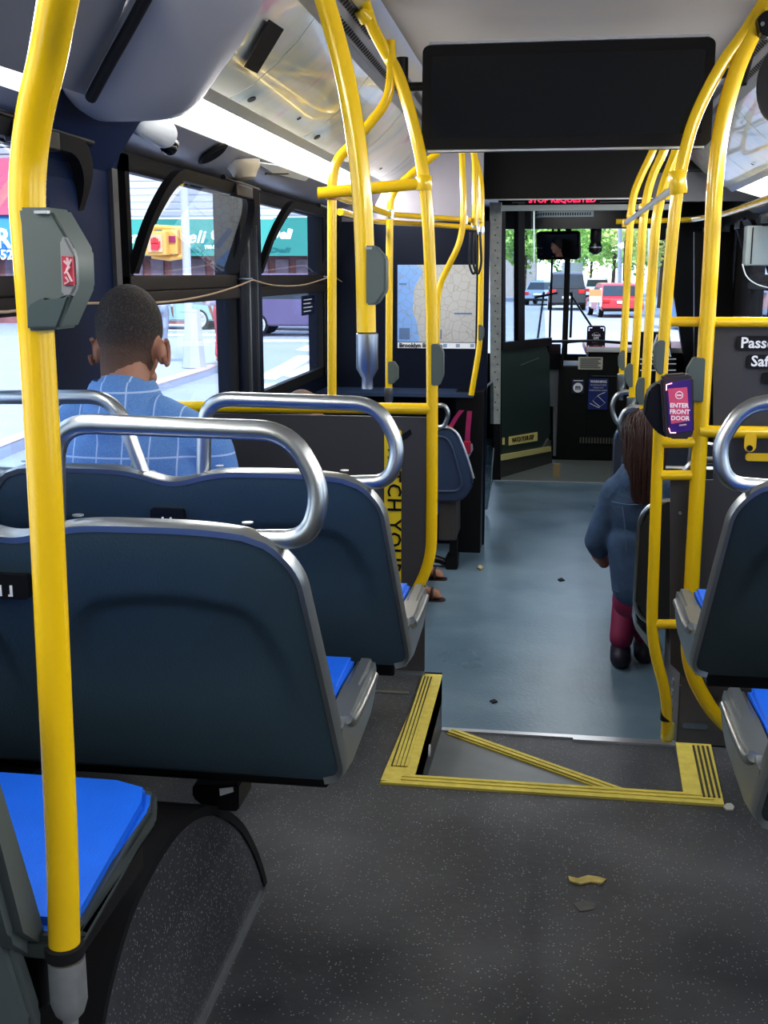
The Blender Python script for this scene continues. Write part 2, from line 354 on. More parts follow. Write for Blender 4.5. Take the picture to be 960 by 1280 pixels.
# window frames & glass
def window(n,X,sgn,y0,y1,hop=True,tilt=.12):
    i=-sgn  # inward dir
    bm=B(); zt=1.345
    f=.035
    box(bm,*sorted((X,X+i*.03)),y0,y1,WZ0,WZ0+.05); box(bm,*sorted((X,X+i*.03)),y0,y0+f,WZ0,WZ1); box(bm,*sorted((X,X+i*.03)),y1-f,y1,WZ0,WZ1)
    box(bm,*sorted((X,X+i*.03)),y0,y1,WZ1-.05,WZ1)
    o=struct('window_%d'%n,bm,FRAME)
    bm=B(); box(bm,*sorted((X,X+i*.045)),y0,y1,zt-.095,zt-.05,.006); box(bm,*sorted((X,X+i*.035)),y0,y1,zt-.05,zt,.006); struct('transom',bm,mat('brown_black_transom',(.030,.023,.020),.5,spec=.25),o)
    bm=B(); box(bm,*sorted((X+i*-.01,X+i*-.004)),y0,y1,WZ0,zt-.06); struct('window_glass',bm,GLASS,o)
    if hop:
        # hopper: tilted rounded frame, hinged at the bottom
        def P(u,v,dd=0): # u along y, v 0..1 height
            return Vector((X+i*(.012+tilt*v+dd),y0+f*.4+(y1-y0-f*.8)*u,zt+.005+(1.665-zt)*v))
        path=[]; W=(y1-y0); H=.32
        pts=[P(0,0),P(.0,.55),P(.09,1),P(.93,1),P(1,.80),P(1,0)]
        path=fillet(pts,.13,7)
        bm=B(); 
        inner=[p for p in path]
        # flat band frame
        n_=len(path); c=P(.5,.45)
        ring=[]
        for p in path:
            dvec=Vector((0,(c.y-p.y),(c.z-p.z))); 
            q=p+Vector((0,math.copysign(min(abs(dvec.y),.035),dvec.y) if abs(p.y-c.y)>W*.36 else 0, -.035 if p.z>zt+.17 else 0))
            q.x=X+i*(.012+tilt*((q.z-zt)/(1.665-zt)))
            ring.append((p,q))
        for (p,q),(p2,q2) in zip(ring,ring[1:]):
            t=Vector((i*.028,0,0)); vs=[bm.verts.new(w) for w in (p,p2,q2,q,p+t,p2+t,q2+t,q+t)]
            for idx in ((0,1,2,3),(7,6,5,4),(0,4,5,1),(3,2,6,7)): bm.faces.new([vs[k] for k in idx])
        struct('hopper_frame',bm,FRAME,o)
        bm=B(); vs=[bm.verts.new(q) for p,q in ring]; bm.faces.new(vs); struct('hopper_glass',bm,GLASS,o)
        bm=B(); tube(bm,[P(.55,1,.01)+Vector((0,0,.012)),P(.98,.98,.01)+Vector((0,0,.01))],.010); obox(bm,Matrix.Translation(P(.72,.93,.03)),.03,.22,.045,.006); struct('latch_bar',bm,BLACK,o)
    return o
k=1
for y0,y1 in WIN: window(k,XL,-1,y0,y1); k+=1
for y0,y1 in WINR: window(k,XR,1,y0,y1,hop=(y1<8)); k+=1
# chrome strips on window pillar left
bm=B(); box(bm,XL,XL+.05,4.52,4.86,WZ0,1.70,.01); struct('trim_10',bm,NAVY)
bm=B(); box(bm,XL+.05,XL+.062,4.60,4.62,.85,1.52); box(bm,XL+.05,XL+.06,4.74,4.75,.85,1.55); struct('trim_11',bm,STEEL)
bm=B(); box(bm,XL,XL+.04,6.32,6.5,WZ0,1.68,.01); struct('trim_12',bm,BLACK)
# navy pillar with flared head
bm=B(); prism(bm,[(XL,2.86,.5),(XL+.10,2.64,.5),(XL+.10,3.03,.5),(XL,3.32,.5)],(0,0,1.12)); 
p0=[(XL,2.86,1.62),(XL+.10,2.64,1.62),(XL+.10,3.03,1.62),(XL,3.32,1.62)]; p1=[(XL,2.55,1.78),(-1.06,2.45,1.78),(-1.06,2.98,1.78),(XL,3.45,1.78)]
va=[bm.verts.new(p) for p in p0]; vb=[bm.verts.new(p) for p in p1]; bm.faces.new(vb); bm.faces.new(va[::-1])
for i in range(4): bm.faces.new((va[i],va[(i+1)%4],vb[(i+1)%4],vb[i]))
struct('trim_13',bm,NAVYB)
bm=B(); box(bm,XL+.06,XL+.112,3.02,3.06,.5,1.63); struct('trim_14',bm,mat('dark_grey_edge',(.07,.07,.075),.5))
# coves (left & right)
def MX(x): return .07-x   # mirror about the centre line
PROF=dict(head=[(-1.24,1.66),(-1.24,1.715)],corn=[(-1.30,1.715),(-1.18,1.725),(-1.10,1.775)],light=[(-1.10,1.777),(-.95,1.822)],
 lip=[(-.955,1.815),(-.925,1.838)],ad=[(-.925,1.838),(-.86,1.872),(-.79,1.925),(-.725,1.985),(-.675,2.045)],bar=[(-.69,2.035),(-.655,2.07)],vent=[(-.655,2.065),(-.585,2.125)],edge=[(-.588,2.112),(-.55,2.135),(-.525,2.155)])
def sheet(pr,y0,y1,mir,th=.012):
    bm=B(); pts=[(MX(x) if mir else x,z) for x,z in pr]
    dn=[]
    for i,(x,z) in enumerate(pts):
        a=Vector(pts[max(i-1,0)]); b=Vector(pts[min(i+1,len(pts)-1)]); t=(b-a).normalized(); nn=Vector((-t.y,t.x))
        if nn.y<0: nn=-nn
        dn.append((x+nn.x*th,z+nn.y*th))
    prism(bm,[(x,y0,z) for x,z in pts]+[(x,y0,z) for x,z in dn[::-1]],(0,y1-y0,0)); return bm
tn=20
for mir in (False,True):
    for key,m,y1 in (('corn',CORN,7.6),('light',LIGHT,6.9),('lip',STEELD,7.0),('bar',STEELD,7.0),('vent',GREY,7.0),('edge',ALU,7.0)):
        o=struct('trim_%d'%tn,sheet(PROF[key],YB,y1,mir,.02 if key in('bar','lip') else .01),m); tn+=1
        if key=='vent':
            bm=B()
            y=.6
            x0,z0=PROF['vent'][0]; x1,z1=PROF['vent'][1]
            while y<6.8:
                for s0,s1 in ((.12,.34),(.60,.82)):
                    if s0>.5 and (y*1.0)%1.0>.86: continue
                    q=[]
                    for yy,ss in ((y,s0),(y+.018,s0),(y+.018,s1),(y,s1)):
                        xx=x0+(x1-x0)*ss; q.append(((MX(xx) if mir else xx)+(.002 if not mir else -.002),yy,z0+(z1-z0)*ss-.004))
                    poly(bm,q)
                y+=.034
            struct('vent_slots',bm,BLACKM,o)
    # panels
    ys=[YB,.5,1.42,2.34,3.27,4.22,5.15,6.1,7.0]
    cut_=4 if mir else 2
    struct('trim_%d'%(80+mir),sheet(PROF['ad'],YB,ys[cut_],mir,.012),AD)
    for i in range(cut_,len(ys)-1):
        pos=['rearmost','sixth','fifth','fourth','third','second','next-to-first','first']
        if not mir:
            lab={2:'curved pearly ceiling panel with painted reflections at the top left edge behind the grey pod',3:'curved pearly ceiling panel with black tag sticker and oval lock beside grey pod',4:'curved pearly ceiling panel with oval lock above left window strip light, behind nearest centre pole',5:'curved pearly ceiling panel seen between the two left aisle poles',6:'curved pearly ceiling panel on the left, beyond the bent yellow pole',7:'small far curved ceiling panel on left next to the dark bulkhead'}.get(i,'curved pearly left ceiling panel above the rear seats, number %s out of view'%pos[i])
        else:
            lab={2:'right-hand curved ceiling panel nearest the camera',3:'right-hand curved ceiling panel above the right aisle handle seats',4:'curved pearly ceiling panel at the upper right edge behind the thick yellow pole',5:'right curved ceiling panel with blue reflections between the two near right poles',6:'right curved ceiling panel beyond the second right pole',7:'small far right curved ceiling panel next to the dark bulkhead'}.get(i,'right curved ceiling panel above rear seats, %s'%pos[i])
        t=thing('ceiling_panel',lab,'panel',(MX(-.8) if mir else -.8,ys[i],1.84),'curved ceiling panels along the %s side'%('right' if mir else 'left'))
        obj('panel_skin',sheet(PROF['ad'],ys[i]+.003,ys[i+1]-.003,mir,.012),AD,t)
        if 1<i<7 :
            def onp(x,z,y,dd=.004):
                return Vector(((MX(x)-dd) if mir else x+dd,y,z-dd))
            bm=B(); c=onp(-.895,1.855,ys[i]+.12); xa=Vector((0,1,0)); za=(onp(-.86,1.872,0)-onp(-.925,1.838,0)); M_=frame(c,xa,za)
            prism(bm,[M_@Vector((math.cos(R(a_))*.022,0,math.sin(R(a_))*.013)) for a_ in range(0,360,20)],M_.to_3x3()@Vector((0,.003 if not mir else .003,0)))
            obj('lock',bm,BLACKM,t)
            bm=B(); c=onp(-.87,1.868,ys[i+1]-.3); M_=frame(c,xa,za); prism(bm,[M_@Vector((math.cos(R(a_))*.008,0,math.sin(R(a_))*.008)) for a_ in range(0,360,30)],M_.to_3x3()@Vector((0,.003,0))); obj('screw',bm,BLACKM,t)
        if not mir and i==3:
            bm=B(); dcv=Vector((.13,0,.12)).normalized(); nq=Vector((dcv.z,0,-dcv.x)); q=[PP(x_,y_,Vector((-.79,0,1.925))+nq*.012,nq) for x_,y_ in ((305,83),(336,24),(354,36),(321,91))]; prism(bm,q,nq*.003); obj('tag_sticker',bm,BLACKM,t,'black rectangular sticker')
struct('trim_39',sheet([(-1.13,1.727),(-1.0,1.775)],YB,2.42,False,.01),LIGHT)
# grey pod over pillar
pp=Vector((-1.16,0,1.73)); qq=Vector((-.60,0,2.09)); ax=(qq-pp).normalized(); nn=Vector((ax.z,0,-ax.x)).normalized()  # inward/down
outl=[(76,116),(90,85),(112,40),(134,-2),(170,-75),(260,-80),(330,-60),(304,0),(286,30),(264,60),(246,88),(232,110),(212,126),(190,130),(150,132),(100,132)]
pts=[PP(x,y,pp+nn*.03,nn) for x,y in outl]
def resample(P,n):
    L=[0]; m=len(P)
    for i in range(m): L.append(L[-1]+(P[(i+1)%m]-P[i]).length)
    out=[]
    for k in range(n):
        s=L[-1]*k/n; i=max(j for j in range(m) if L[j]<=s); t=(s-L[i])/(L[i+1]-L[i]); 
        p0,p1,p2,p3=P[i-1],P[i],P[(i+1)%m],P[(i+2)%m]
        out.append(P[i]*(1-t)+P[(i+1)%m]*t)
    return out
ring0=resample(pts,64)
for _ in range(2): ring0=[(ring0[i-1]+ring0[i]*2+ring0[(i+1)%64])/4 for i in range(64)]
cen=sum(ring0,Vector())/64
bm=B(); rings=[]
for sc,dp in ((1,-.12),(1,0),(.985,.03),(.94,.055),(.85,.072),(.7,.085),(.5,.094),(.25,.10)):
    rings.append([bm.verts.new(cen+(p-cen)*sc+nn*dp) for p in ring0])
for A_,B_ in zip(rings,rings[1:]):
    for i in range(64): bm.faces.new((A_[i],A_[(i+1)%64],B_[(i+1)%64],B_[i]))
bm.faces.new(rings[-1]); 
pod=thing('duct_cover','large smooth grey bulging duct cover above the navy window pillar','duct cover',(cen.x,cen.y,cen.z-.05))
obj('cover_shell',bm,POD,pod,sharp=60)
bm=B(); sp=[ring0[i]+nn*.072 for i in range(64)]
near=[p for p in sp]; idx=sorted(range(64),key=lambda i:(ring0[i]-pts[1]).length)[0]; idx2=sorted(range(64),key=lambda i:(ring0[i]-pts[4]).length)[0]
step=1 if ((idx2-idx)%64)<32 else -1; seq=[]; j=idx
while True:
    seq.append(sp[j%64]); 
    if j%64==idx2: break
    j+=step
tube(bm,seq,.013,10); obj('edge_seal',bm,BLACKM,pod)
# dark grey flat panel left of pod (covers cove further back)
bm=B(); q=[PP(x,y,pp+nn*.01,nn) for x,y in ((-60,30),(0,52),(36,66),(92,88),(150,-90),(-60,-90))]; prism(bm,[p+nn*.055 for p in q],nn*.012); struct('trim_40',bm,mat('mid_grey_panel',(.20,.20,.21),.5))
# =============================================================== FRONT OF BUS
# header bulkhead
bm=B(); box(bm,-.47,.575,7.0,7.06,1.785,2.15); struct('trim_41',bm,BLACK)
bm=B(); box(bm,-.47,.575,6.985,7.0,1.780,1.788); struct('trim_42',bm,ALU)
for x0,x1 in ((XL,-.47),(.575,XR)):
    bm=B(); box(bm,x0,x1,7.25,7.30,1.78,2.2); struct('trim_43' if x0<0 else 'trim_44',bm,GREY)
# upper front ceiling
bm=B(); box(bm,XL,XR,7.06,YF,1.95,2.0); struct('ceiling',bm,BLACK)
# sign
t=thing('led_sign','black next-stop sign strip with red lit lettering under the dark bulkhead','sign',(.03,7.10,1.74))
a=PY(648,252,7.2); 
bm=B(); box(bm,PY(640,250,7.2).x,PY(815,250,7.2).x,7.15,7.25,PY(700,253,7.2).z,1.83,.004); obj('housing',bm,BLACK,t)
bm=B(); M_=Matrix.Translation((PY(703,247,7.13).x,7.135,PY(703,250,7.13).z-.001)); plate(bm,M_@Matrix.Translation((0,.002,0)),.45,.035,.006,.004); obj('display',bm,BLACKM,t)
text('STOP REQUESTED',M_,.040,RED,t,ext=.001,bold=.0006,sx=1.25)
# white glazed strip below it
bm=B(); box(bm,-.33,.75,7.3,7.34,PY(700,263,7.3).z,PY(700,256,7.3).z); struct('trim_45',bm,mat('pale_header_strip',(.5,.55,.52),.4))
t=thing('information_decal','long thin pale notice strip on the windshield header','notice',(.0,9.5,PY(700,270,9.5).z))
bm=B(); a=PY(672,264,9.5); b=PY(742,271,9.5); box(bm,a.x,b.x,9.495,9.5,b.z,a.z); obj('strip',bm,mat('pale_blue_print',(.35,.45,.5),.5),t)
bm=B()
for k in range(22): x=a.x+(b.x-a.x)*(k+.5)/23; box(bm,x-.006,x+.006,9.49,9.495,b.z+.012,a.z-.012)
obj('print_marks',bm,BLACK,t)
# dark header over windshield
bm=B(); box(bm,-.45,XR,9.5,9.56,PY(700,286,9.5).z,1.97); struct('trim_46',bm,BLACK)
# windshield
zb=.60; zt=1.80
bm=B(); box(bm,XL,XR,YF-.02,YF+.03,ZF-.1,zb); box(bm,XL,XR,YF-.02,YF+.03,zt,2.25); struct('wall_front',bm,BLACK)
wsd=bm=B(); xd=PY(707,400,YF-.05).x; box(bm,xd-.026,xd+.026,YF-.06,YF-.02,zb,zt); box(bm,XL,XL+.06,YF-.1,YF,zb,zt); box(bm,XR-.08,XR,YF-.1,YF,zb,zt)
xs=PY(688,400,YF-.05).x; box(bm,xs-.012,xs+.008,YF-.06,YF-.03,zb,zt); ws=struct('window_30',bm,BLACK)
bm=B(); box(bm,XL,XR,YF-.012,YF-.004,zb,zt); struct('windshield_glass',bm,GLASS,ws)
# wipers (outside)
def wiper(p,q,l,label):
    t=thing('windshield_wiper',label,'wiper',p)
    bm=B(); tube(bm,[p,q],.010,8); obj('arm',bm,BLACK,t)
    bm=B(); tube(bm,l,.012,8); obj('blade',bm,BLACK,t)
Yw=YF+.06
wiper(PY(744,415,Yw),PY(712,366,Yw),[PY(715,365,Yw),PY(714,398,Yw),PY(713,422,Yw)],'black wiper with diagonal double arm in the middle of the windshield')
wiper(PY(672,425,Yw),PY(680,365,Yw),[PY(697,366,Yw),PY(668,372,Yw)],'black wiper seen left of the windshield divider')
# dashboard
dash=thing('dashboard','black dashboard console below the windshield with notices on its face','dashboard',(.7,10.1,ZF))
a=PY(738,575,9.7); ztop=PY(760,440,9.7).z
bm=B(); box(bm,PY(733,500,9.7).x,XR-.02,9.7,10.3,ZF,ztop,.02); box(bm,PY(691,500,9.7).x,PY(736,500,9.7).x,9.7,10.3,ZF,PY(700,457,9.7).z,.015); box(bm,PY(733,500,9.7).x+.01,XR-.1,9.69,9.72,PY(733,555,9.7).z,PY(733,545,9.7).z); obj('console',bm,mat('console_black',(.005,.007,.007),.5,spec=.2),dash)
bm=B(); box(bm,PY(733,436,9.7).x,XR-.02,9.68,9.72,PY(740,440,9.7).z,PY(740,434,9.7).z); obj('edge_strip',bm,mat('white_dash_edge',(.7,.72,.72),.4),dash)
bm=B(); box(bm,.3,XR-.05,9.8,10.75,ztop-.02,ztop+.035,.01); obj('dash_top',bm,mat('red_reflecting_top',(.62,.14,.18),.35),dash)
bm=B(); 
for k in range(12): x=PY(686+k*3.6+2,548,9.68).x+.25; box(bm,x,x+.012,9.685,9.70,PY(700,553,9.7).z,PY(700,546,9.7).z)
obj('vent_grille',bm,mat('grille_grey',(.12,.12,.10),.5),dash)
bm=B(); box(bm,PY(798,500,9.68).x-.06,PY(798,500,9.68).x-.05,9.69,9.70,PY(700,545,9.7).z,PY(700,475,9.7).z); box(bm,.36,.6,9.69,9.70,PY(700,469,9.7).z-.004,PY(700,469,9.7).z); obj('panel_seam',bm,mat('seam_grey',(.1,.11,.11),.4),dash)
# notices on dash
def decal(name,label,cat,px0,py0,px1,py1,Y,m,r=.006):
    a=PY(px0,py0,Y); b=PY(px1,py1,Y); c=(a+b)/2
    t=thing(name,label,cat,(c.x,Y,min(a.z,b.z))); M_=Matrix.Translation((c.x,Y-.006,c.z)); bm=B(); plate(bm,M_,abs(b.x-a.x),abs(a.z-b.z),.006,r); obj('backing',bm,m,t); return t,Matrix.Translation((c.x,Y-.008,c.z)),abs(b.x-a.x),abs(a.z-b.z)
t,M_,w,h=decal('notice_sticker','cream printed notice sticker on the dashboard face','sticker',723,446,753,462,9.69,mat('cream_paper',(.55,.54,.44),.6))
bm=B()
for k in range(5): z=h*(.34-.17*k); box(bm,M_.translation.x-w*.42,M_.translation.x+w*(.42-.1*(k%2)),M_.translation.y,M_.translation.y+.002,M_.translation.z+z-.008,M_.translation.z+z+.008)
obj('print_lines',bm,mat('print_grey',(.2,.2,.18),.6),t)
t,M_,w,h=decal('round_logo_sticker','small navy sticker with white round logo on the dashboard','sticker',715,474,730,492,9.69,mat('navy_print',(.008,.016,.06),.4))
bm=B(); c=M_.translation; prism(bm,[(c.x+.042*math.cos(R(a_)),c.y,c.z-.01+.042*math.sin(R(a_))) for a_ in range(0,360,18)],(0,-.002,0)); obj('round_emblem',bm,WHITEP,t)
text('m',Matrix.Translation((c.x,c.y-.004,c.z-.008)),.06,MT['navy_print'],t,bold=.002); bm=B(); box(bm,c.x-.04,c.x+.04,c.y-.002,c.y,c.z+h*.38,c.z+h*.44); obj('print_line',bm,WHITEP,t)
t,M_,w,h=decal('warning_sign','blue warning sign with white line drawing on the dashboard','sign',736,473,759,512,9.69,mat('blue_print',(.008,.03,.20),.4))
c=M_.translation
text('WARNING',Matrix.Translation((c.x,c.y-.001,c.z+h*.40)),.030,WHITEP,t,bold=.001,sx=.95)
for i,s in enumerate(('FLOOR PLATFORM','FOLDS OUT','WHEN DOOR OPENS')): text(s,Matrix.Translation((c.x,c.y-.001,c.z+h*(.29-.085*i))),.0165,WHITEP,t,sx=.95)
bm=B()
q=[(-.40,-.30),(.05,-.44),(.38,-.28),(-.02,-.05),(-.26,-.22),(.10,-.40)]
tube(bm,[Vector((c.x+w*x,c.y-.002,c.z+h*z)) for x,z in q],.0035,6); tube(bm,[Vector((c.x+w*x,c.y-.002,c.z+h*z)) for x,z in ((-.02,-.05),(.2,.02),(.36,.06))],.003,6); obj('line_drawing',bm,WHITEP,t)
t=thing('yellow_tape_mark','short tan tape mark standing on the floor at the foot of the dashboard','marker',PZ(695,597,ZF)+Vector((0,0,0)))
c=PZ(695,597,ZF); bm=B(); box(bm,c.x-.025,c.x+.03,c.y,c.y+.02,ZF+.004,ZF+.11); obj('mark',bm,mat('tan_tape',(.45,.33,.16),.6),t)
# tablet
t=thing('driver_tablet','small black status screen on a bracket at the base of the windshield','screen',PY(745,440,9.9))
M_=Matrix.Translation(PY(745,423,9.9)); bm=B(); plate(bm,M_,.155,.215,.03,.02); obj('case',bm,BLACK,t)
bm=B(); plate(bm,M_@Matrix.Translation((0,-.003,0)),.125,.185,.004,.01); obj('screen',bm,mat('tablet_screen',(.012,.006,.02),.2),t)
for i,s in enumerate(('. . .','Check','GPS','Status','. . .')): text(s,M_@Matrix.Translation((0,-.006,.055-.027*i)),.028,WHITEP,t,bold=.0008)
bm=B()
for sx in(-1,1):
    for sz in (-1,1):
        q=[M_@Vector((sx*.035,-.005,sz*.09)),M_@Vector((sx*.062,-.005,sz*.09)),M_@Vector((sx*.062,-.005,sz*.063))]; tube(bm,q,.004,6)
obj('corner_marks',bm,mat('lit_lilac',(.7,.7,1),.5,emit=1.2),t)
bm=B(); tube(bm,[M_@Vector((0,.02,-.1)),M_@Vector((0,.06,-.25))],.012,8); obj('bracket',bm,BLACK,t)
# black grab rail in front of windshield
t=thing('front_grab_rail','thin black horizontal grab rail with drop leg in front of the windshield','rail',PY(700,428,9.6))
bm=B(); tube(bm,fillet([PY(672,427,9.6),PY(742,426,9.6),PY(800,430,9.6)],.02),.012,10); obj('rail',bm,BLACK,t)
bm=B(); tube(bm,fillet([PY(730,426,9.6),PY(704,428,9.6),PY(702,465,9.6)],.06),.011,10); obj('drop_leg',bm,BLACK,t)
# mirror
mc=PY(697,307,9.9); drv=Vector((-.86,9.25,1.30)); dn=((EY-mc).normalized()+(drv-mc).normalized()).normalized()
t=thing('interior_mirror','wide interior mirror hanging at the top of the windshield, reflecting the driver','mirror',mc+Vector((0,0,-.12)))
xax=Vector((0,0,1)).cross(-dn).normalized()*-1; 
M_=frame(mc,Vector((-dn.y,dn.x,0))*(1 if -dn.y>0 else -1),(0,0,1)); 
yy=M_.to_3x3()@Vector((0,1,0))
zz=M_.to_3x3()@Vector((1,0,0))
up2=zz.cross(-dn) if zz.cross(-dn).z>0 else dn.cross(zz)
M_=Matrix(((zz.x,-dn.x,up2.x,mc.x),(zz.y,-dn.y,up2.y,mc.y),(zz.z,-dn.z,up2.z,mc.z),(0,0,0,1)))
bm=B(); plate(bm,M_,.40,.235,.03,.03); obj('back_shell',bm,BLACK,t)
bm=B(); gv=[[bm.verts.new(M_@Vector((x*.0125-.1875,-.012+((x*.0125-.1875)**2+(z*.0125-.105)**2)/6-.002,z*.0125-.105)) ) for x in range(31)] for z in range(1,17)]
for a_,b_ in zip(gv,gv[1:]):
    for k in range(30): bm.faces.new((a_[k],a_[k+1],b_[k+1],b_[k]))
obj('mirror_glass',bm,MIRROR,t)
bm=B(); tube(bm,[M_@Vector((0,.03,.05)),mc+Vector((0,.1,.25))],.012,8); obj('stem',bm,BLACK,t)
t=thing('security_camera','black cylindrical camera hanging from the windshield header','camera',PY(744,320,9.6))
c=PY(744,318,9.6); bm=B(); lathe(bm,[(.02,0),(.05,.02),(.055,.06),(.045,.09),(.04,.1),(.045,.12),(.045,.25),(.04,.3)],c,(0,0,1),20); obj('body',bm,BLACK,t)
bm=B(); lathe(bm,[(.056,.05),(.056,.062)],c,(0,0,1),20); obj('ring',bm,STEELD,t)
for nm,px,py0,py1,lab in (('sun_visor_arm',783,352,300,'narrow black hanging device behind the farthest right pole'),('mirror_arm',827,300,265,'small black box hanging between the right poles')):
    t=thing('hanging_device',lab,'device',PY(px,max(py0,py1),9.3)); a=PY(px,py0,9.3); b=PY(px,py1,9.3); bm=B(); box(bm,a.x-.03,a.x+.03,9.28,9.33,min(a.z,b.z),max(a.z,b.z),.012); obj('body',bm,BLACK,t)
# right front pillar / door
bm=B(); a=PY(836,290,9.7); b=PY(860,470,9.7); prism(bm,[(a.x,9.6,1.8),(a.x+.24,9.6,1.8),(b.x+.2,9.6,.6),(b.x-.02,9.6,.5),(a.x+.05,9.6,1.2)],(0,.08,0)); struct('trim_50',bm,BLACK)
bm=B(); q=[PY(x,y,8.6) for x,y in ((868,290),(916,290),(916,480),(868,480))]; prism(bm,q,(0,.06,0)); struct('door_1',bm,BLACK)
# paper stack / electrical box right
t=thing('wall_box','pale grey box mounted on the right wall near the front windows','box',PY(950,332,6.8)); a=PY(934,282,6.8); b=PY(975,332,6.8); bm=B(); box(bm,a.x,b.x,6.8,6.9,b.z,a.z,.008); obj('cover',bm,mat('pale_grey_box',(.38,.43,.42),.5),t)
bm=B(); box(bm,a.x+.03,a.x+.036,6.795,6.8,b.z+.01,a.z-.01); obj('seam',bm,BLACK,t)
# dash instruments visible right of poles
t=thing('fare_machine','black fare machine with white cables on the right of the dashboard','machine',PY(830,470,9.4)); 
bm=B(); a=PY(795,415,9.4); b=PY(842,480,9.4); prism(bm,[(a.x,9.4,a.z),(b.x-.05,9.4,a.z),(b.x,9.4,b.z),(a.x-.03,9.4,b.z)],(0,.2,0)); box(bm,.72,1.0,9.4,9.6,ZF+.0,.5,.01); obj('body',bm,BLACK,t)
bm=B()
for k,(x0,x1) in enumerate(((822,812),(826,834),(832,838),(806,816))): tube(bm,[PY(x0,418,9.36),PY(x1,446,9.36)],.008,8)
for y in (449,455,463): tube(bm,[PY(800,y,9.38),PY(845,y,9.38)],.006,8)
obj('white_edges',bm,WHITEP,t)
# driver partition (left front): diagonal dark green door with kick plate
A=PZ(625,597,ZF); Bp=PZ(690,578,ZF); Bp.y=min(Bp.y,9.6)
dirn=(Bp-A).normalized(); nrm=Vector((dirn.y,-dirn.x,0)) # toward camera-ish/aisle
if nrm.y>0: nrm=-nrm
def onpart(px,py,off=0):
    d=ray(px,py); p=A+nrm*off; t=(p-EY).dot(nrm)/d.dot(nrm); return EY+d*t
dd=thing('driver_door','dark green half door of the driver compartment with glass above','door',(A+Bp)/2)
def pp_(q,off,th): bm=B(); prism(bm,[onpart(x,y,off) for x,y in q],nrm*-th,0); return bm
obj('door_panel',pp_([(627,436),(655,434),(682,430),(687,445),(688,540),(684,560),(676,566),(627,572)],0,.04),DKGREEN,dd)
obj('lower_rail',pp_([(627,575),(632,571),(680,558),(686,548),(688,552),(684,564),(632,577),(627,581)],.015,.02),mat('grey_tube',(.2,.2,.18),.4,.5),dd)
obj('kick_plate',pp_([(625,577),(690,563),(690,582),(625,598)],.02,.05),mat('olive_kick',(.05,.055,.045),.5),dd)
obj('yellow_edge',pp_([(626,569),(689,558),(689,564),(626,576)],.03,.02),mat('cream_yellow',(.62,.55,.22),.5),dd)
st=obj('step_sticker',pp_([(636,546),(672,540),(672,551),(636,557)],.006,.003),mat('cream_sticker',(.80,.68,.25),.5),dd,'yellow sticker reading WATCH YOUR STEP')
c=onpart(654,548.5,.012); text('WATCH YOUR STEP',frame(c,(onpart(672,545.5,.01)-onpart(636,551.5,.01)),(0,0,1)),.052,BLACK,st,bold=.001,sx=.78)
obj('yellow_patch',pp_([(628,547),(631,547),(631,556),(628,556)],.006,.003),MT['cream_sticker'],dd)
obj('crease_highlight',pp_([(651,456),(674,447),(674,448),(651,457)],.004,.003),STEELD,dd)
obj('glass_frame',pp_([(628,262),(632,262),(632,430),(628,430)],0,.03),BLACK,dd)
obj('centre_post',pp_([(648,245),(656,245),(656,432),(648,436)],.01,.04),BLACK,dd)
obj('sill',pp_([(628,428),(690,422),(690,432),(655,437),(628,438)],.012,.05),BLACK,dd)
obj('rear_pane',pp_([(632,260),(648,258),(648,428),(632,430)],0,.006),GLASS,dd)
obj('front_pane',pp_([(656,250),(678,250),(682,424),(656,430)],0,.006),GLASS,dd)
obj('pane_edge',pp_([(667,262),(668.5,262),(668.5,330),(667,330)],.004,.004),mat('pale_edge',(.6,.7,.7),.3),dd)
obj('latch_box',pp_([(684,435),(700,435),(700,508),(684,508)],-.03,.05),mat('grey_latch_box',(.16,.17,.17),.5),dd)
obj('latch_box_top',pp_([(686,430),(701,430),(701,462),(686,462)],-.02,.03),BLACK,dd)
obj('lower_post',pp_([(694,508),(697,508),(697,570),(694,570)],-.03,.02),ALU,dd)
# silver post and glass shield
t=thing('modesty_post','tall riveted silver post at the edge of the driver compartment','post',PZ(622,630,ZF))
Yp=7.55
a=PY(612,250,Yp); b=PY(628,250,Yp); c0=PY(613,560,Yp); d0=PY(625,560,Yp); 
bm=B(); prism(bm,[PY(612,253,Yp),PY(627,253,Yp),PY(625,530,Yp),PY(613,530,Yp)],(0,.05,0)); obj('post',bm,mat('worn_silver_post',(.55,.55,.49),.4,.3,.3,30),t)
bm=B(); prism(bm,[PY(615,530,Yp),PY(625,530,Yp),PY(626,600,Yp),PY(616,600,Yp)],(0,.05,0)); obj('lower_post',bm,BLACK,t)
bm=B()
for k in range(26):
    p=PY(620+(k%2)*3-1,275+k*9.5,Yp-.003); box(bm,p.x-.004,p.x+.004,p.y-.001,p.y+.002,p.z-.004,p.z+.004)
obj('rivets',bm,BLACKM,t)
t=thing('glass_shield','narrow clear glass shield with silver rim beside the left front seats','glass panel',PZ(612,640,ZF))
q=[(606,489),(609,482),(616,476),(617,484),(617,560),(616,600),(609,637),(606,637)]
bm=B(); prism(bm,[PY(x,y,7.4) for x,y in q],(0,.008,0)); obj('pane',bm,GLASSD,t)
bm=B(); tube(bm,[PY(x,y,7.39) for x,y in ((606,489),(609,482),(616,476))],.007,8); tube(bm,[PY(x,y,7.39) for x,y in ((617,560),(613,610),(609,636))],.005,8); obj('rim',bm,ALU,t)
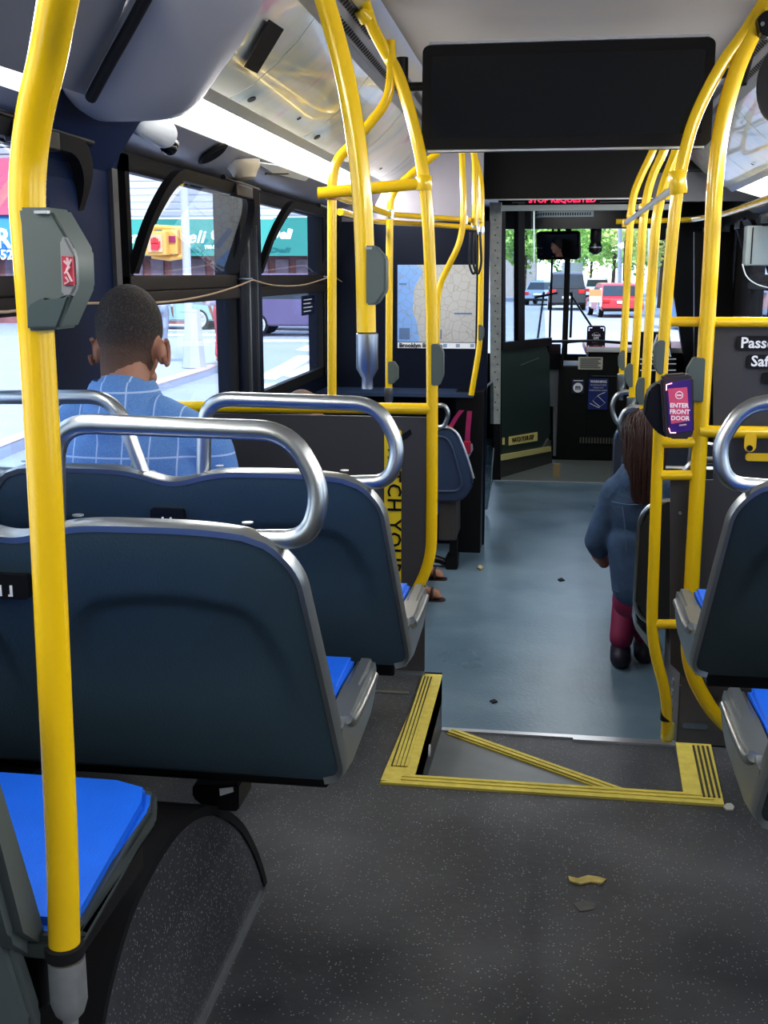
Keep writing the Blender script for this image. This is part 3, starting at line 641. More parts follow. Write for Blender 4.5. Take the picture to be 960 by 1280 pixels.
# map bulkhead at left
Ym=6.5
bm=B(); a=PY(495,300,Ym); b=PY(606,300,Ym); box(bm,XL,PY(612,300,Ym).x,Ym,Ym+.05,ZF,1.64); struct('trim_60',bm,NAVY)
bm=B(); box(bm,XL,PY(604,250,6.6).x,6.56,6.62,1.60,2.16); struct('trim_63',bm,mat('lavender_grey_panel',(.33,.31,.35),.5))
bm=B(); a=PY(585,500,6.42); b=PY(605,500,6.42); box(bm,a.x-.06,b.x,6.30,Ym,ZF,.70); struct('trim_61',bm,BLACK)
bm=B(); box(bm,XL,b.x-.05,6.2,Ym,PY(560,490,6.3).z-.02,PY(560,490,6.3).z); struct('trim_62',bm,NAVY2)
def map_mat():
    m,nt,bb=newnodes('map_print'); L=nt.links.new; tc=nt.nodes.new('ShaderNodeTexCoord')
    n=nt.nodes.new('ShaderNodeTexNoise'); n.inputs['Scale'].default_value=3.2; L(tc.outputs['Object'],n.inputs['Vector'])
    sx=nt.nodes.new('ShaderNodeSeparateXYZ'); L(tc.outputs['Generated'],sx.inputs[0])
    ad=nt.nodes.new('ShaderNodeMath'); ad.operation='MULTIPLY_ADD'; ad.inputs[1].default_value=.55; L(n.outputs['Fac'],ad.inputs[0]); L(sx.outputs[0],ad.inputs[2])
    r=nt.nodes.new('ShaderNodeValToRGB'); r.color_ramp.interpolation='CONSTANT'; r.color_ramp.elements[0].color=(.22,.40,.72,1); r.color_ramp.elements[1].position=.50; r.color_ramp.elements[1].color=(.46,.46,.44,1); L(ad.outputs[0],r.inputs[0])
    v=nt.nodes.new('ShaderNodeTexVoronoi'); v.feature='DISTANCE_TO_EDGE'; v.inputs['Scale'].default_value=22; L(tc.outputs['Object'],v.inputs['Vector'])
    lt=nt.nodes.new('ShaderNodeMath'); lt.operation='LESS_THAN'; lt.inputs[1].default_value=.035; L(v.outputs['Distance'],lt.inputs[0])
    k=nt.nodes.new('ShaderNodeMath'); k.operation='MULTIPLY'; k.inputs[1].default_value=.45; L(lt.outputs[0],k.inputs[0])
    mx=nt.nodes.new('ShaderNodeMix'); mx.data_type='RGBA'; mx.inputs[7].default_value=(.30,.22,.20,1); L(k.outputs[0],mx.inputs[0]); L(r.outputs[0],mx.inputs[6]); L(mx.outputs[2],bb.inputs['Base Color']); bb.inputs['Roughness'].default_value=.5
    L(mx.outputs[2],bb.inputs['Emission Color']); bb.inputs['Emission Strength'].default_value=.08
    return m
t=thing('bus_map','backlit bus map poster with blue water on the dark bulkhead','map',PY(546,435,Ym))
a=PY(497,331,Ym-.01); b=PY(594,428,Ym-.01); bm=B(); box(bm,a.x,b.x,Ym-.012,Ym-.001,b.z,a.z); obj('map_sheet',bm,map_mat(),t)
a2=PY(497,428,Ym-.01); b2_=PY(594,436,Ym-.01); bm=B(); box(bm,a2.x,b2_.x,Ym-.012,Ym-.001,b2_.z,a2.z); obj('title_strip',bm,WHITEP,t)
text('Brooklyn Bus Map',Matrix.Translation(((a2+b2_)/2)+Vector((-.215,-.006,0))),.034,BLACK,t,align='LEFT',bold=.0008)
bm=B(); 
for px,w_ in ((556,4),(572,4),(590,3)): p=PY(px,432,Ym-.014); box(bm,p.x-.01,p.x+.012,p.y,p.y+.002,p.z-.01,p.z+.01)
p=PY(534,394,Ym-.013); box(bm,p.x-.012,p.x+.02,p.y,p.y+.001,p.z-.08,p.z+.05)
obj('legend_marks',bm,mat('print_blue_grey',(.3,.36,.5),.5),t)
bm=B(); 
for (x0,y0,x1,y1) in ((499,354,508,356),(499,410,512,424),(540,410,542,424),(548,412,552,424),(568,391,590,393)): a=PY(x0,y0,Ym-.014); b=PY(x1,y1,Ym-.014); box(bm,a.x,b.x,a.y,a.y+.001,b.z,a.z)
obj('map_key',bm,mat('map_key_blue',(.12,.2,.36),.5),t)
# =============================================================== TV
t=thing('display_screen','wide black hanging display screen under the ceiling above the step','screen',(.01,3.8,1.75))
a=PY(528,56,3.8); b=PY(888,182,3.8)
M_=Matrix.Translation(((a.x+b.x)/2,3.8,(a.z+b.z)/2))@Matrix.Rotation(R(-4),4,'X'); w=b.x-a.x; h=a.z-b.z
bm=B(); plate(bm,M_,w,h,.07,.022); obj('housing',bm,BLACK,t)
bm=B(); plate(bm,M_@Matrix.Translation((0,-.002,.0)),w-.06,h-.07,.004,.006); obj('screen_glass',bm,mat('screen_glass',(.006,.008,.010),.12),t)
bm=B(); box(bm,a.x+.02,b.x-.02,3.80,3.83,a.z+.0,a.z+.008); box(bm,a.x+.02,b.x-.02,3.79,3.80,b.z-.008,b.z-.002); obj('edge_strip',bm,ALU,t)
bm=B(); tube(bm,[(a.x,3.84,a.z-.12),(a.x-.07,3.84,a.z-.12)],.014,10); tube(bm,fillet([(a.x-.07,3.84,a.z-.14),(a.x-.07,3.84,a.z-.03)],.02),.02,10)
tube(bm,[(b.x,3.84,a.z-.11),(b.x+.10,3.84,a.z-.09)],.014,10); tube(bm,[(b.x+.08,3.80,a.z-.14),(b.x+.12,3.84,a.z+.06)],.02,10); obj('bracket',bm,BLACK,t)
# =============================================================== POLES
def boxparts(t,c,w,h,flip=1,front=True,name='stop_button_box'):
    """grey-green button box clamped on a pole; c centre, bevelled octagon outline"""
    q=[(-.5,.5),(.16,.5),(.5,.22),(.5,-.25),(.14,-.5),(-.36,-.5),(-.5,-.42)]
    bm=B(); prism(bm,[(c.x+flip*x*w,c.y-.022,c.z+z*h) for x,z in q],(0,.045,0),.004)
    b=obj(name,bm,BOX,t)
    bm=B(); box(bm,*sorted((c.x+flip*(-.1)*w,c.x+flip*.12*w)),c.y-.0235,c.y-.021,c.z+h*.465,c.z+h*.49); obj('name_tab',bm,STEELD,b); return b
def socket(t,p,r=.024,h=.06,tip=True):
    bm=B(); lathe(bm,[(r*.8,h),(r,h-.004),(r,.012),(r*.85,.0),(r*.45,-.014),(r*.4,-.03)],p,(0,0,1),20); obj('socket',bm,STEEL,t)
# Pole 1 foreground
t=thing('grab_pole','thick yellow grab pole nearest the camera rising from the blue seat at left','pole',(-.54,1.1,.40))
def p1(x,y,Y=1.1): return PY(x,y,Y)
pts=[p1(98,-120,.97),p1(85,-60,1.0),p1(73,0,1.03),p1(60,70,1.07),p1(44,140,1.09),p1(36,200),p1(34,250),p1(38,310),p1(45,410),p1(56,600),p1(68,850),p1(77,1050),p1(81,1195)]
bm=B(); tube(bm,smoothpath(pts,8),.0182,24); obj('pole_tube',bm,YEL,t)
bm=B(); lathe(bm,[(.0185,.012),(.0225,.010),(.0225,-.004),(.0185,-.004)],p1(81,1190),(0,0,1),28); obj('rubber_ring',bm,BLACKM,t)
c=p1(83,1197); bm=B(); SOCK=mat('brushed_socket',(.62,.63,.62),.42,.85,.15,60); lathe(bm,[(.0215,0),(.0215,-.055),(.017,-.07),(.009,-.08),(.009,-.12)],c,(0,0,1),28); obj('socket',bm,SOCK,t)
a=p1(22,258); b=p1(96,416); c=(a+b)/2
q=[(22,259),(62,259),(93,312),(95,360),(72,412),(33,414),(28,300)]
bm=B(); prism(bm,[PY(x,y,1.078) for x,y in q],(0,.05,0),.003); bx=obj('stop_button_box',bm,BOX,t)
bm=B(); prism(bm,[PY(x,y,1.074) for x,y in ((74,300),(80,294),(93,318),(95,358),(88,372),(76,368))],(0,.01,0),.002); obj('button_face',bm,mat('grey_button_face',(.24,.25,.25),.4),bx)
bm=B(); prism(bm,[PY(x,y,1.071) for x,y in ((77,320),(90,321),(92,356),(79,357))],(0,.004,0)); obj('red_button',bm,mat('red_button',(.45,.02,.05),.4),bx)
bm=B()
for q in (((80,326),(87,334),(81,342)),((89,324),(83,338),(90,352)),((82,346),(86,352),(81,355)),((84,322),(85,330))): tube(bm,[PY(x,y,1.070) for x,y in q],.0012,6)
obj('worn_print',bm,mat('pink_print',(.7,.5,.52),.5),bx)
bm=B(); prism(bm,[PY(x,y,1.074) for x,y in ((34,382),(52,372),(72,376),(88,366),(72,410),(34,412))],(0,.01,0),.002); obj('lower_lip',bm,mat('dark_box_lip',(.05,.075,.075),.5),bx)
bm=B(); box(bm,PY(41,262,1.07).x,PY(58,262,1.07).x,1.072,1.078,PY(41,267,1.07).z,PY(41,263,1.07).z); obj('name_tab',bm,STEELD,bx)
# Pole 2
Y2=2.36
t=thing('grab_pole','curved yellow pole standing on the grab handle of the second left seat row','pole',PY(459,480,Y2))
pts=[PY(378,-90,Y2),PY(392,-40,Y2),PY(406,0,Y2),PY(428,80,Y2),PY(443,160,Y2),PY(452,240,Y2),PY(456,320,Y2),PY(458,415,Y2)]
bm=B(); tube(bm,smoothpath(pts,8),.0205,22); obj('pole_tube',bm,YEL,t)
c=PY(459,416,Y2); bm=B(); lathe(bm,[(.0205,.0),(.0235,-.002),(.0235,-.075),(.012,-.095),(.012,-.118)],c,(0,0,1),24); obj('socket',bm,STEEL,t)
q=[(456,307),(469,307),(482,322),(482,364),(470,381),(456,381)]
bm=B(); prism(bm,[PY(x,y,Y2-.022) for x,y in q],(0,.045,0),.003); bx=obj('stop_button_box',bm,BOX,t)
bm=B(); box(bm,PY(459,309,Y2).x,PY(467,309,Y2).x,Y2-.025,Y2-.021,PY(459,312,Y2).z,PY(459,309,Y2).z); obj('name_tab',bm,STEELD,bx)
# Partition frame left: pole 3, pole 4, cross bars, panel
Y3=3.66
t=thing('partition_frame','yellow tubular partition frame with charcoal panel ahead of the second left seats','partition',(-.8,Y3,ZF))
pts=[PY(440,-50,Y3-.3),PY(452,-10,Y3-.2),PY(464,30,Y3-.1),PY(482,65,Y3),PY(500,100,Y3),PY(519,165,Y3),PY(531,230,Y3),PY(537,320,Y3),PY(540,430,Y3),PY(540,600,Y3)]
low=fillet([PY(540,600,Y3),PY(539,700,Y3),PY(514,752,Y3),PY(470,790,Y3)],.14,8)
bm=B(); tube(bm,smoothpath(pts,8)+low[1:],.0195,20); obj('aisle_post',bm,YEL,t)
pts=[PY(488,50,Y3),PY(490,92,Y3),PY(484,128,Y3),PY(442,178,Y3),PY(420,200,Y3),PY(415,228,Y3),PY(415,300,Y3),PY(415,508,Y3)]
bm=B(); tube(bm,fillet(pts,.06,5),.0155,16); obj('window_post',bm,YEL,t)
bm=B(); tube(bm,[PY(405,241,Y3-.02),PY(531,229,Y3)],.018,16); tube(bm,[PY(398,241,Y3-.02),PY(406,241,Y3-.02)],.018,16); obj('upper_bar',bm,YEL,t)
bm=B(); tube(bm,[Vector((XL+.02,Y3,PY(400,511,Y3).z)),PY(538,511,Y3)],.019,16); obj('top_rail',bm,YEL,t)
c=PY(530,229,Y3); bm=B(); lathe(bm,[(.024,-.022),(.026,-.018),(.026,.018),(.024,.022)],c,(0,0,1),20); obj('collar',bm,YEL,t)
c=PY(415,247,Y3); bm=B(); lathe(bm,[(.019,-.008),(.021,.008)],c,(0,0,1),20); obj('collar',bm,mat('rusty_collar',(.35,.16,.06),.4,.4),t)
zt_=PY(400,519,Y3).z
bm=B(); box(bm,XL+.02,-.395,Y3-.008,Y3+.008,ZF+.12,zt_); 
obj('panel',bm,PANEL,t)
wa=PY(481,537,Y3-.012); wb=PY(502,800,Y3-.012)
bm=B(); c0=(wa.x+wb.x)/2-.0; ws_=.058
c0=PY(491,600,Y3-.012).x; plate(bm,Matrix.Translation((c0,Y3-.012,(wa.z+.06)/2)),ws_,wa.z-.06,.003,.008); stp=obj('warning_strip',bm,mat('yellow_vinyl_strip',(.72,.55,.02),.5),t,'yellow vertical strip reading WATCH YOUR STEP')
text('WATCH YOUR STEP',Matrix.Translation((PY(493,550,Y3).x,Y3-.0145,PY(493,543,Y3).z))@Matrix.Rotation(R(90),4,'Y'),.066,BLACK,stp,bold=.0006,sx=1.0,align='LEFT',sp=1.1)
bm=B(); prism(bm,[PY(x,y,Y3-.024) for x,y in ((539,430),(548,430),(554,440),(554,470),(549,482),(539,482))],(0,.045,0),.003); obj('stop_button_box',bm,BOX,t)
bm=B(); prism(bm,[PY(x,y,Y3-.010) for x,y in ((503,543),(513,536),(515,542),(509,548),(503,551))],(0,.002,0)); obj('scuff_mark',bm,BLACK,t)
bm=B(); c=PY(524,80,Y3); 
# ceiling rail collar
c=PY(455,18,Y3-.15); bm=B(); lathe(bm,[(.022,-.02),(.024,-.016),(.024,.016),(.022,.02)],c,(-.5,-.5,.8),20); obj('collar',bm,YEL,t)
# further left poles
def simplepole(name,label,pts,r,Y,boxq=None,sock=None,group=None,fil=.08,smooth=False):
    P=[PY(x,y,Y) for x,y in pts]; t=thing(name,label,'pole',P[-1],group)
    bm=B(); tube(bm,smoothpath(P,8) if smooth else fillet(P,fil,6),r,16); obj('pole_tube',bm,YEL,t)
    if boxq:
        bm=B(); prism(bm,[PY(x,y,Y-r-.004) for x,y in boxq],(0,.045,0),.003); obj('stop_button_box',bm,BOX,t)
    if sock:
        bm=B(); c=PY(sock[0],sock[1],Y); h=c.z-PY(sock[0],sock[2],Y).z; lathe(bm,[(r,0.),(r*1.25,-.002),(r*1.25,-h*.75),(r*.6,-h),(r*.6,-h-.03)],c,(0,0,1),20); obj('socket',bm,STEEL,t)
    return t
simplepole('grab_pole','slim yellow pole with small grey box beside the bus map, left of the partition post',[(548,190),(508,222),(488,243),(487,300),(486,484)],.0165,5.1,[(485,452),(492,452),(497,459),(497,474),(491,480),(485,480)],(486,484,505))
simplepole('grab_pole','yellow pole in front of the bus map bending left halfway down',[(577,178),(580,260),(577,300),(551,352),(547,372),(546,460)],.0155,5.6)
simplepole('grab_pole','slim yellow pole right of the bent one, ending at the rail',[(590,178),(594,200),(594,282)],.0165,5.8)
simplepole('grab_pole','rightmost yellow pole on the left side, over the bus map edge',[(588,178),(602,225),(602,300),(600,430),(589,494)],.0155,6.0,[(598,406),(602,406),(605,411),(605,421),(602,426),(598,426)])
t=thing('overhead_rail','thin yellow overhead rail along the left side above the windows','rail',PY(500,265,4.8)); 
bm=B(); tube(bm,[PY(415,243,3.7),PY(487,268,5.1),PY(600,276,5.9)],.013,12); obj('rail_tube',bm,YEL,t)
bm=B(); tube(bm,fillet([PY(425,265,4.0),PY(470,277,5.2),PY(545,281,6.0),PY(600,285,6.1)],.1),.013,12); obj('rail_tube',bm,YEL,t)
bm=B()
for p in (PY(487,268,5.1),PY(580,275,5.75),PY(594,280,5.85),PY(601,288,6.0)): lathe(bm,[(.02,-.02),(.022,0),(.02,.02)],p,(0,0,1),14)
obj('clamps',bm,STEEL,t)
t=thing('hanging_strap','pair of black loop straps hanging from the left overhead rail','strap',PY(594,344,5.8))
for dx in (0,5):
    bm=B(); tube(bm,fillet([PY(588+dx,290,5.8),PY(586+dx,330,5.8),PY(592+dx,346,5.8),PY(597+dx,330,5.8),PY(595+dx,290,5.8)],.05),.006,8); obj('loop',bm,BLACK,t)
# right poles and barrier
Yr=3.6
t=thing('barrier_frame','yellow tubular ladder-like barrier with charcoal panel on the right of the aisle','barrier',(.9,Yr,ZF))
pts=[PY(985,-60,Yr),PY(945,32,Yr),PY(921,88,Yr),PY(903,155,Yr),PY(894,225,Yr),PY(889,320,Yr),PY(881,450,Yr),PY(872,600,Yr),PY(864,740,Yr)]
low=fillet([PY(864,740,Yr),PY(858,835,Yr),PY(900,905,Yr),PY(960,935,Yr)],.16,8)
bm=B(); tube(bm,smoothpath(pts,8)+low[1:],.0245,22); obj('thick_post',bm,YEL,t)
pts=[PY(975,-30,Yr),PY(935,35,Yr),PY(900,85,Yr),PY(868,150,Yr),PY(851,215,Yr),PY(842,280,Yr),PY(834,370,Yr),PY(827,470,Yr),PY(821,600,Yr)]
low=fillet([PY(821,600,Yr),PY(814,800,Yr),PY(834,872,Yr),PY(833,925,Yr+.02)],.12,8)
bm=B(); tube(bm,smoothpath(pts,8)+low[1:],.0185,20); obj('thin_post',bm,YEL,t)
bm=B(); c=PY(833,893,Yr+.01); lathe(bm,[(.0195,-.02),(.0195,.02)],c,(0,0,1),20); obj('black_band',bm,BLACKM,t)
bm=B(); c=PY(834,921,Yr+.02); lathe(bm,[(.022,-.005),(.022,.045),(.0195,.05)],c,(0,0,1),20); obj('foot_cup',bm,YELD,t)
for y,x0,x1,r in ((553,824,871,.018),(594,822,871,.0165),(780,815,850,.016)):
    bm=B(); tube(bm,[PY(x0,y,Yr),PY(x1,y,Yr)],r,16); obj('rung',bm,YEL,t)
zz_=PY(840,402,Yr+.01).z; bm=B(); tube(bm,[PY(836,402,Yr+.02),Vector((XR-.02,Yr+.02,zz_))],.0155,16); obj('rail',bm,YEL,t)
zz_=PY(890,539,Yr).z; bm=B(); tube(bm,[PY(874,539,Yr-.01),Vector((XR-.02,Yr-.01,zz_))],.0195,16); obj('rail',bm,YEL,t)
bm=B(); c=PY(847,228,Yr); lathe(bm,[(.023,-.035),(.026,-.03),(.026,.03),(.023,.035)],c,(-.15,0,1),20); obj('collar',bm,YEL,t)
pz=PY(900,408,Yr).z
bm=B(); prism(bm,[PY(x,y,Yr+.045) for x,y in ((892,408),(892,600),(838,600),(838,830),(880,870),(1100,900),(1100,408))],(0,.012,0)); obj('panel',bm,PANEL,t)
bm=B(); prism(bm,[PY(x,y,Yr-.028) for x,y in ((868,447),(882,448),(879,503),(864,502),(858,488),(859,462))],(0,.045,0),.003); obj('stop_button_box',bm,BOX,t)
bm=B(); M_=Matrix.Translation(PY(938,553,Yr-.03)); plate(bm,M_,.036,.06,.012,.017); br=obj('bracket_tab',bm,YEL,t)
bm=B(); lathe(bm,[(.009,0),(.009,.006)],PY(937,560,Yr-.03),(0,-1,0),14); obj('bolt',bm,BLACK,br)
bm=B(); M_=Matrix.Translation(PY(965,572,Yr-.0)); plate(bm,M_,.16,.025,.006,.01); obj('foot_plate',bm,YEL,t)
def tagtext(s,px0,px1,py,h,ts):
    a=PY(px0,py,Yr+.03); b=PY(px1,py,Yr+.03); bm=B(); plate(bm,Matrix.Translation(((a.x+b.x)/2,Yr+.036,a.z)),b.x-a.x,h,.006,.01); o=obj('black_tag',bm,BLACK,t,'black tag reading '+s if s else None)
    if s: text(s,Matrix.Translation((a.x+.012,Yr+.0335,a.z)),ts,WHITEP,o,align='LEFT',bold=.0011)
tagtext('Passenger',921,1030,429,.044,.046); tagtext('Safety',934,1000,452,.043,.046); tagtext(None,953,1010,473,.036,.04)
bm=B(); 
for x0,x1 in ((923,938),(953,975)): a=PY(x0,407,Yr+.04); b=PY(x1,407,Yr+.04); box(bm,a.x,b.x,Yr+.036,Yr+.04,a.z-.004,a.z+.003)
obj('label_scraps',bm,WHITEP,t)
bm=B(); lathe(bm,[(.005,0),(.005,.008)],PY(850,641,Yr+.04),(0,-1,0),10); obj('screw',bm,STEEL,t)
# clamp at top of right pole
t=thing('pole_clamp','black ceiling clamp at the top of the thick right yellow pole','clamp',PY(953,40,Yr-.05)); bm=B(); 
prism(bm,[PY(x,y,Yr-.07) for x,y in ((947,22),(955,14),(966,10),(972,40),(962,46),(951,42))],(0,.06,0),.004); obj('body',bm,BLACK,t)
bm=B(); lathe(bm,[(.006,0),(.006,.004)],PY(953,30,Yr-.075),(0,-1,0),12); obj('bolt',bm,STEEL,t)
# wall mirror at far right edge
t=thing('convex_mirror','black rounded edge of a mirror at the far right upper edge','mirror',PY(966,135,2.9)); bm=B(); M_=Matrix.Translation(PY(972,104,2.9)); prism(bm,[M_@Vector((math.cos(R(a_))*.045,0,math.sin(R(a_))*.085)) for a_ in range(0,360,12)],(0,.02,0)); obj('back',bm,BLACK,t)
# far right poles
g='poles on the right single seats'
labs=['yellow pole on the farthest right seat handle, leftmost of the right-hand row','middle yellow pole of the right-hand row, on the second seat handle','yellow pole just left of the barrier, on the nearest right single seat handle']
P3=[(6.1,[(823,150),(818,183),(799,225),(791,250),(787,290),(783,370),(778,468)],[(781,438),(781,463),(777,463),(773,458),(773,446),(777,438)],(777.5,467,493)),
    (5.4,[(840,150),(832,183),(815,222),(807,255),(803,290),(798,380),(791,496)],[(791,455),(791,484),(786,484),(781,476),(781,462),(786,455)],(790,496,525)),
    (4.65,[(855,150),(846,187),(832,225),(824,255),(819,290),(813,380),(805,520)],[(806,472),(805,506),(799,506),(795,500),(795,484),(799,473)],(804,520,552))]
for (Y,pl,bq,sk),lb in zip(P3,labs): simplepole('grab_pole',lb,pl,.0195,Y,bq,sk,g,smooth=True)
t=thing('overhead_rail','chrome overhead rail linking the right-hand poles','rail',PY(815,255,5)); bm=B(); tube(bm,[PY(848,231,3.6),PY(830,244,4.3),PY(783,278,6.1)],.012,12); obj('rail_tube',bm,ALU,t)
bm=B()
for p,Y in (((832,243),4.65),((805,260),5.4),((783,279),6.15),((789,270),6.0)): lathe(bm,[(.022,-.02),(.025,0),(.022,.02)],PY(*p,Y),(0,0,1),14)
obj('clamps',bm,YEL,t)
t=thing('wall_rail','yellow rail curving along the right wall toward the front','rail',PY(900,268,5.5)); bm=B(); tube(bm,fillet([PY(1010,232,3.4),PY(960,250,4.4),PY(905,268,6.2),PY(862,275,7.2),PY(770,277,7.2)],.3,8),.016,12); obj('rail_tube',bm,YEL,t)
# box grey on pole 4 (thin post) second
bm=B(); prism(bm,[PY(x,y,Yr-.024) for x,y in ((824,425),(832,426),(829,468),(823,468),(818,459),(818,433))],(0,.045,0),.003); t=thing('stop_button_box','grey button box on the thin right pole just above the card reader','button box',PY(825,468,Yr)); obj('case',bm,BOX,t)
# card reader
t=thing('card_reader','black card reader with glowing pink screen reading ENTER FRONT DOOR','card reader',PY(843,550,3.45))
q=[(826,474),(831,469),(858,467),(867,472),(868,540),(862,549),(838,549),(830,543)]
bm=B(); prism(bm,[PY(x,y,3.42) for x,y in q],(0,.05,0),.006); obj('case',bm,mat('reader_plastic',(.045,.035,.04),.4),t)
bm=B(); prism(bm,[PY(x,y,3.45) for x,y in ((812,487),(824,478),(830,480),(834,548),(820,540),(806,520),(808,500))],(0,.08,0),.006); obj('rear_housing',bm,BLACK,t)
q=[(832,479),(863,474),(866,538),(837,543)]
bm=B(); prism(bm,[PY(x,y,3.416) for x,y in q],(0,.003,0)); obj('screen_border',bm,mat('purple_screen',(.035,.012,.12),.3,emit=.6),t)
q=[(835,486),(859,484),(862,526),(839,530)]
bm=B(); prism(bm,[PY(x,y,3.412) for x,y in q],(0,.003,0)); sc=obj('screen',bm,mat('pink_screen',(.32,.05,.10),.3,emit=.9),t,'glowing pink screen')
c=PY(849,494,3.409); bm=B(); tube(bm,[c+Vector((math.cos(R(a_))*.0105,0,math.sin(R(a_))*.0105)) for a_ in range(0,361,20)],.0014,6); box(bm,c.x-.007,c.x+.007,c.y-.001,c.y+.001,c.z-.002,c.z+.002); obj('round_symbol',bm,WHITEP,sc)
for i,s in enumerate(('ENTER','FRONT','DOOR')): text(s,Matrix.Translation(PY(849+i*.6,507+i*8.0,3.409)),.0180,WHITEP,sc,bold=.0006)
bm=B(); 
for q in ([(833,488),(833,481),(840,479)],[(836,535),(838,541),(845,541)]): tube(bm,[PY(x,y,3.409) for x,y in q],.0018,6)
obj('corner_light',bm,mat('pink_light',(1,.35,.4),.4,emit=3),t)
bm=B(); tube(bm,[PY(849,532,3.409),PY(858,531,3.409)],.003,6); obj('tap_symbol',bm,mat('beige_symbol',(.5,.4,.38),.4),t)
# metal wheel box right
t=thing('metal_cabinet','low brown-grey metal cabinet with handle slot at the foot of the right barrier','cabinet',PY(870,930,Yr))
a=PY(846,930,3.64); 
bm=B(); prism(bm,[(a.x,3.655,ZF+.01),(a.x+.26,3.655,ZF+.01),(a.x+.26,3.655,.2),(a.x-.0,3.655,.2)],(0,.5,0),.006); obj('body',bm,mat('bronze_grey_metal',(.15,.135,.125),.4,0,.15,8),t)
bm=B(); c=PY(869,908,3.645); plate(bm,Matrix.Translation((c.x,3.645,c.z)),.085,.018,.01,.008); obj('handle_slot',bm,STEELD,t)
bm=B()
for k in range(5): p=PY(842,845+k*13,3.9); box(bm,a.x-.006,a.x+.002,3.8,3.83,p.z,p.z+.02)
obj('vent_slots',bm,ALU,t)
bm=B(); 
for x,y in ((850,856),(890,860)): lathe(bm,[(.004,0),(.004,.004)],PY(x,y,3.65),(0,-1,0),8)
obj('screws',bm,STEEL,t)
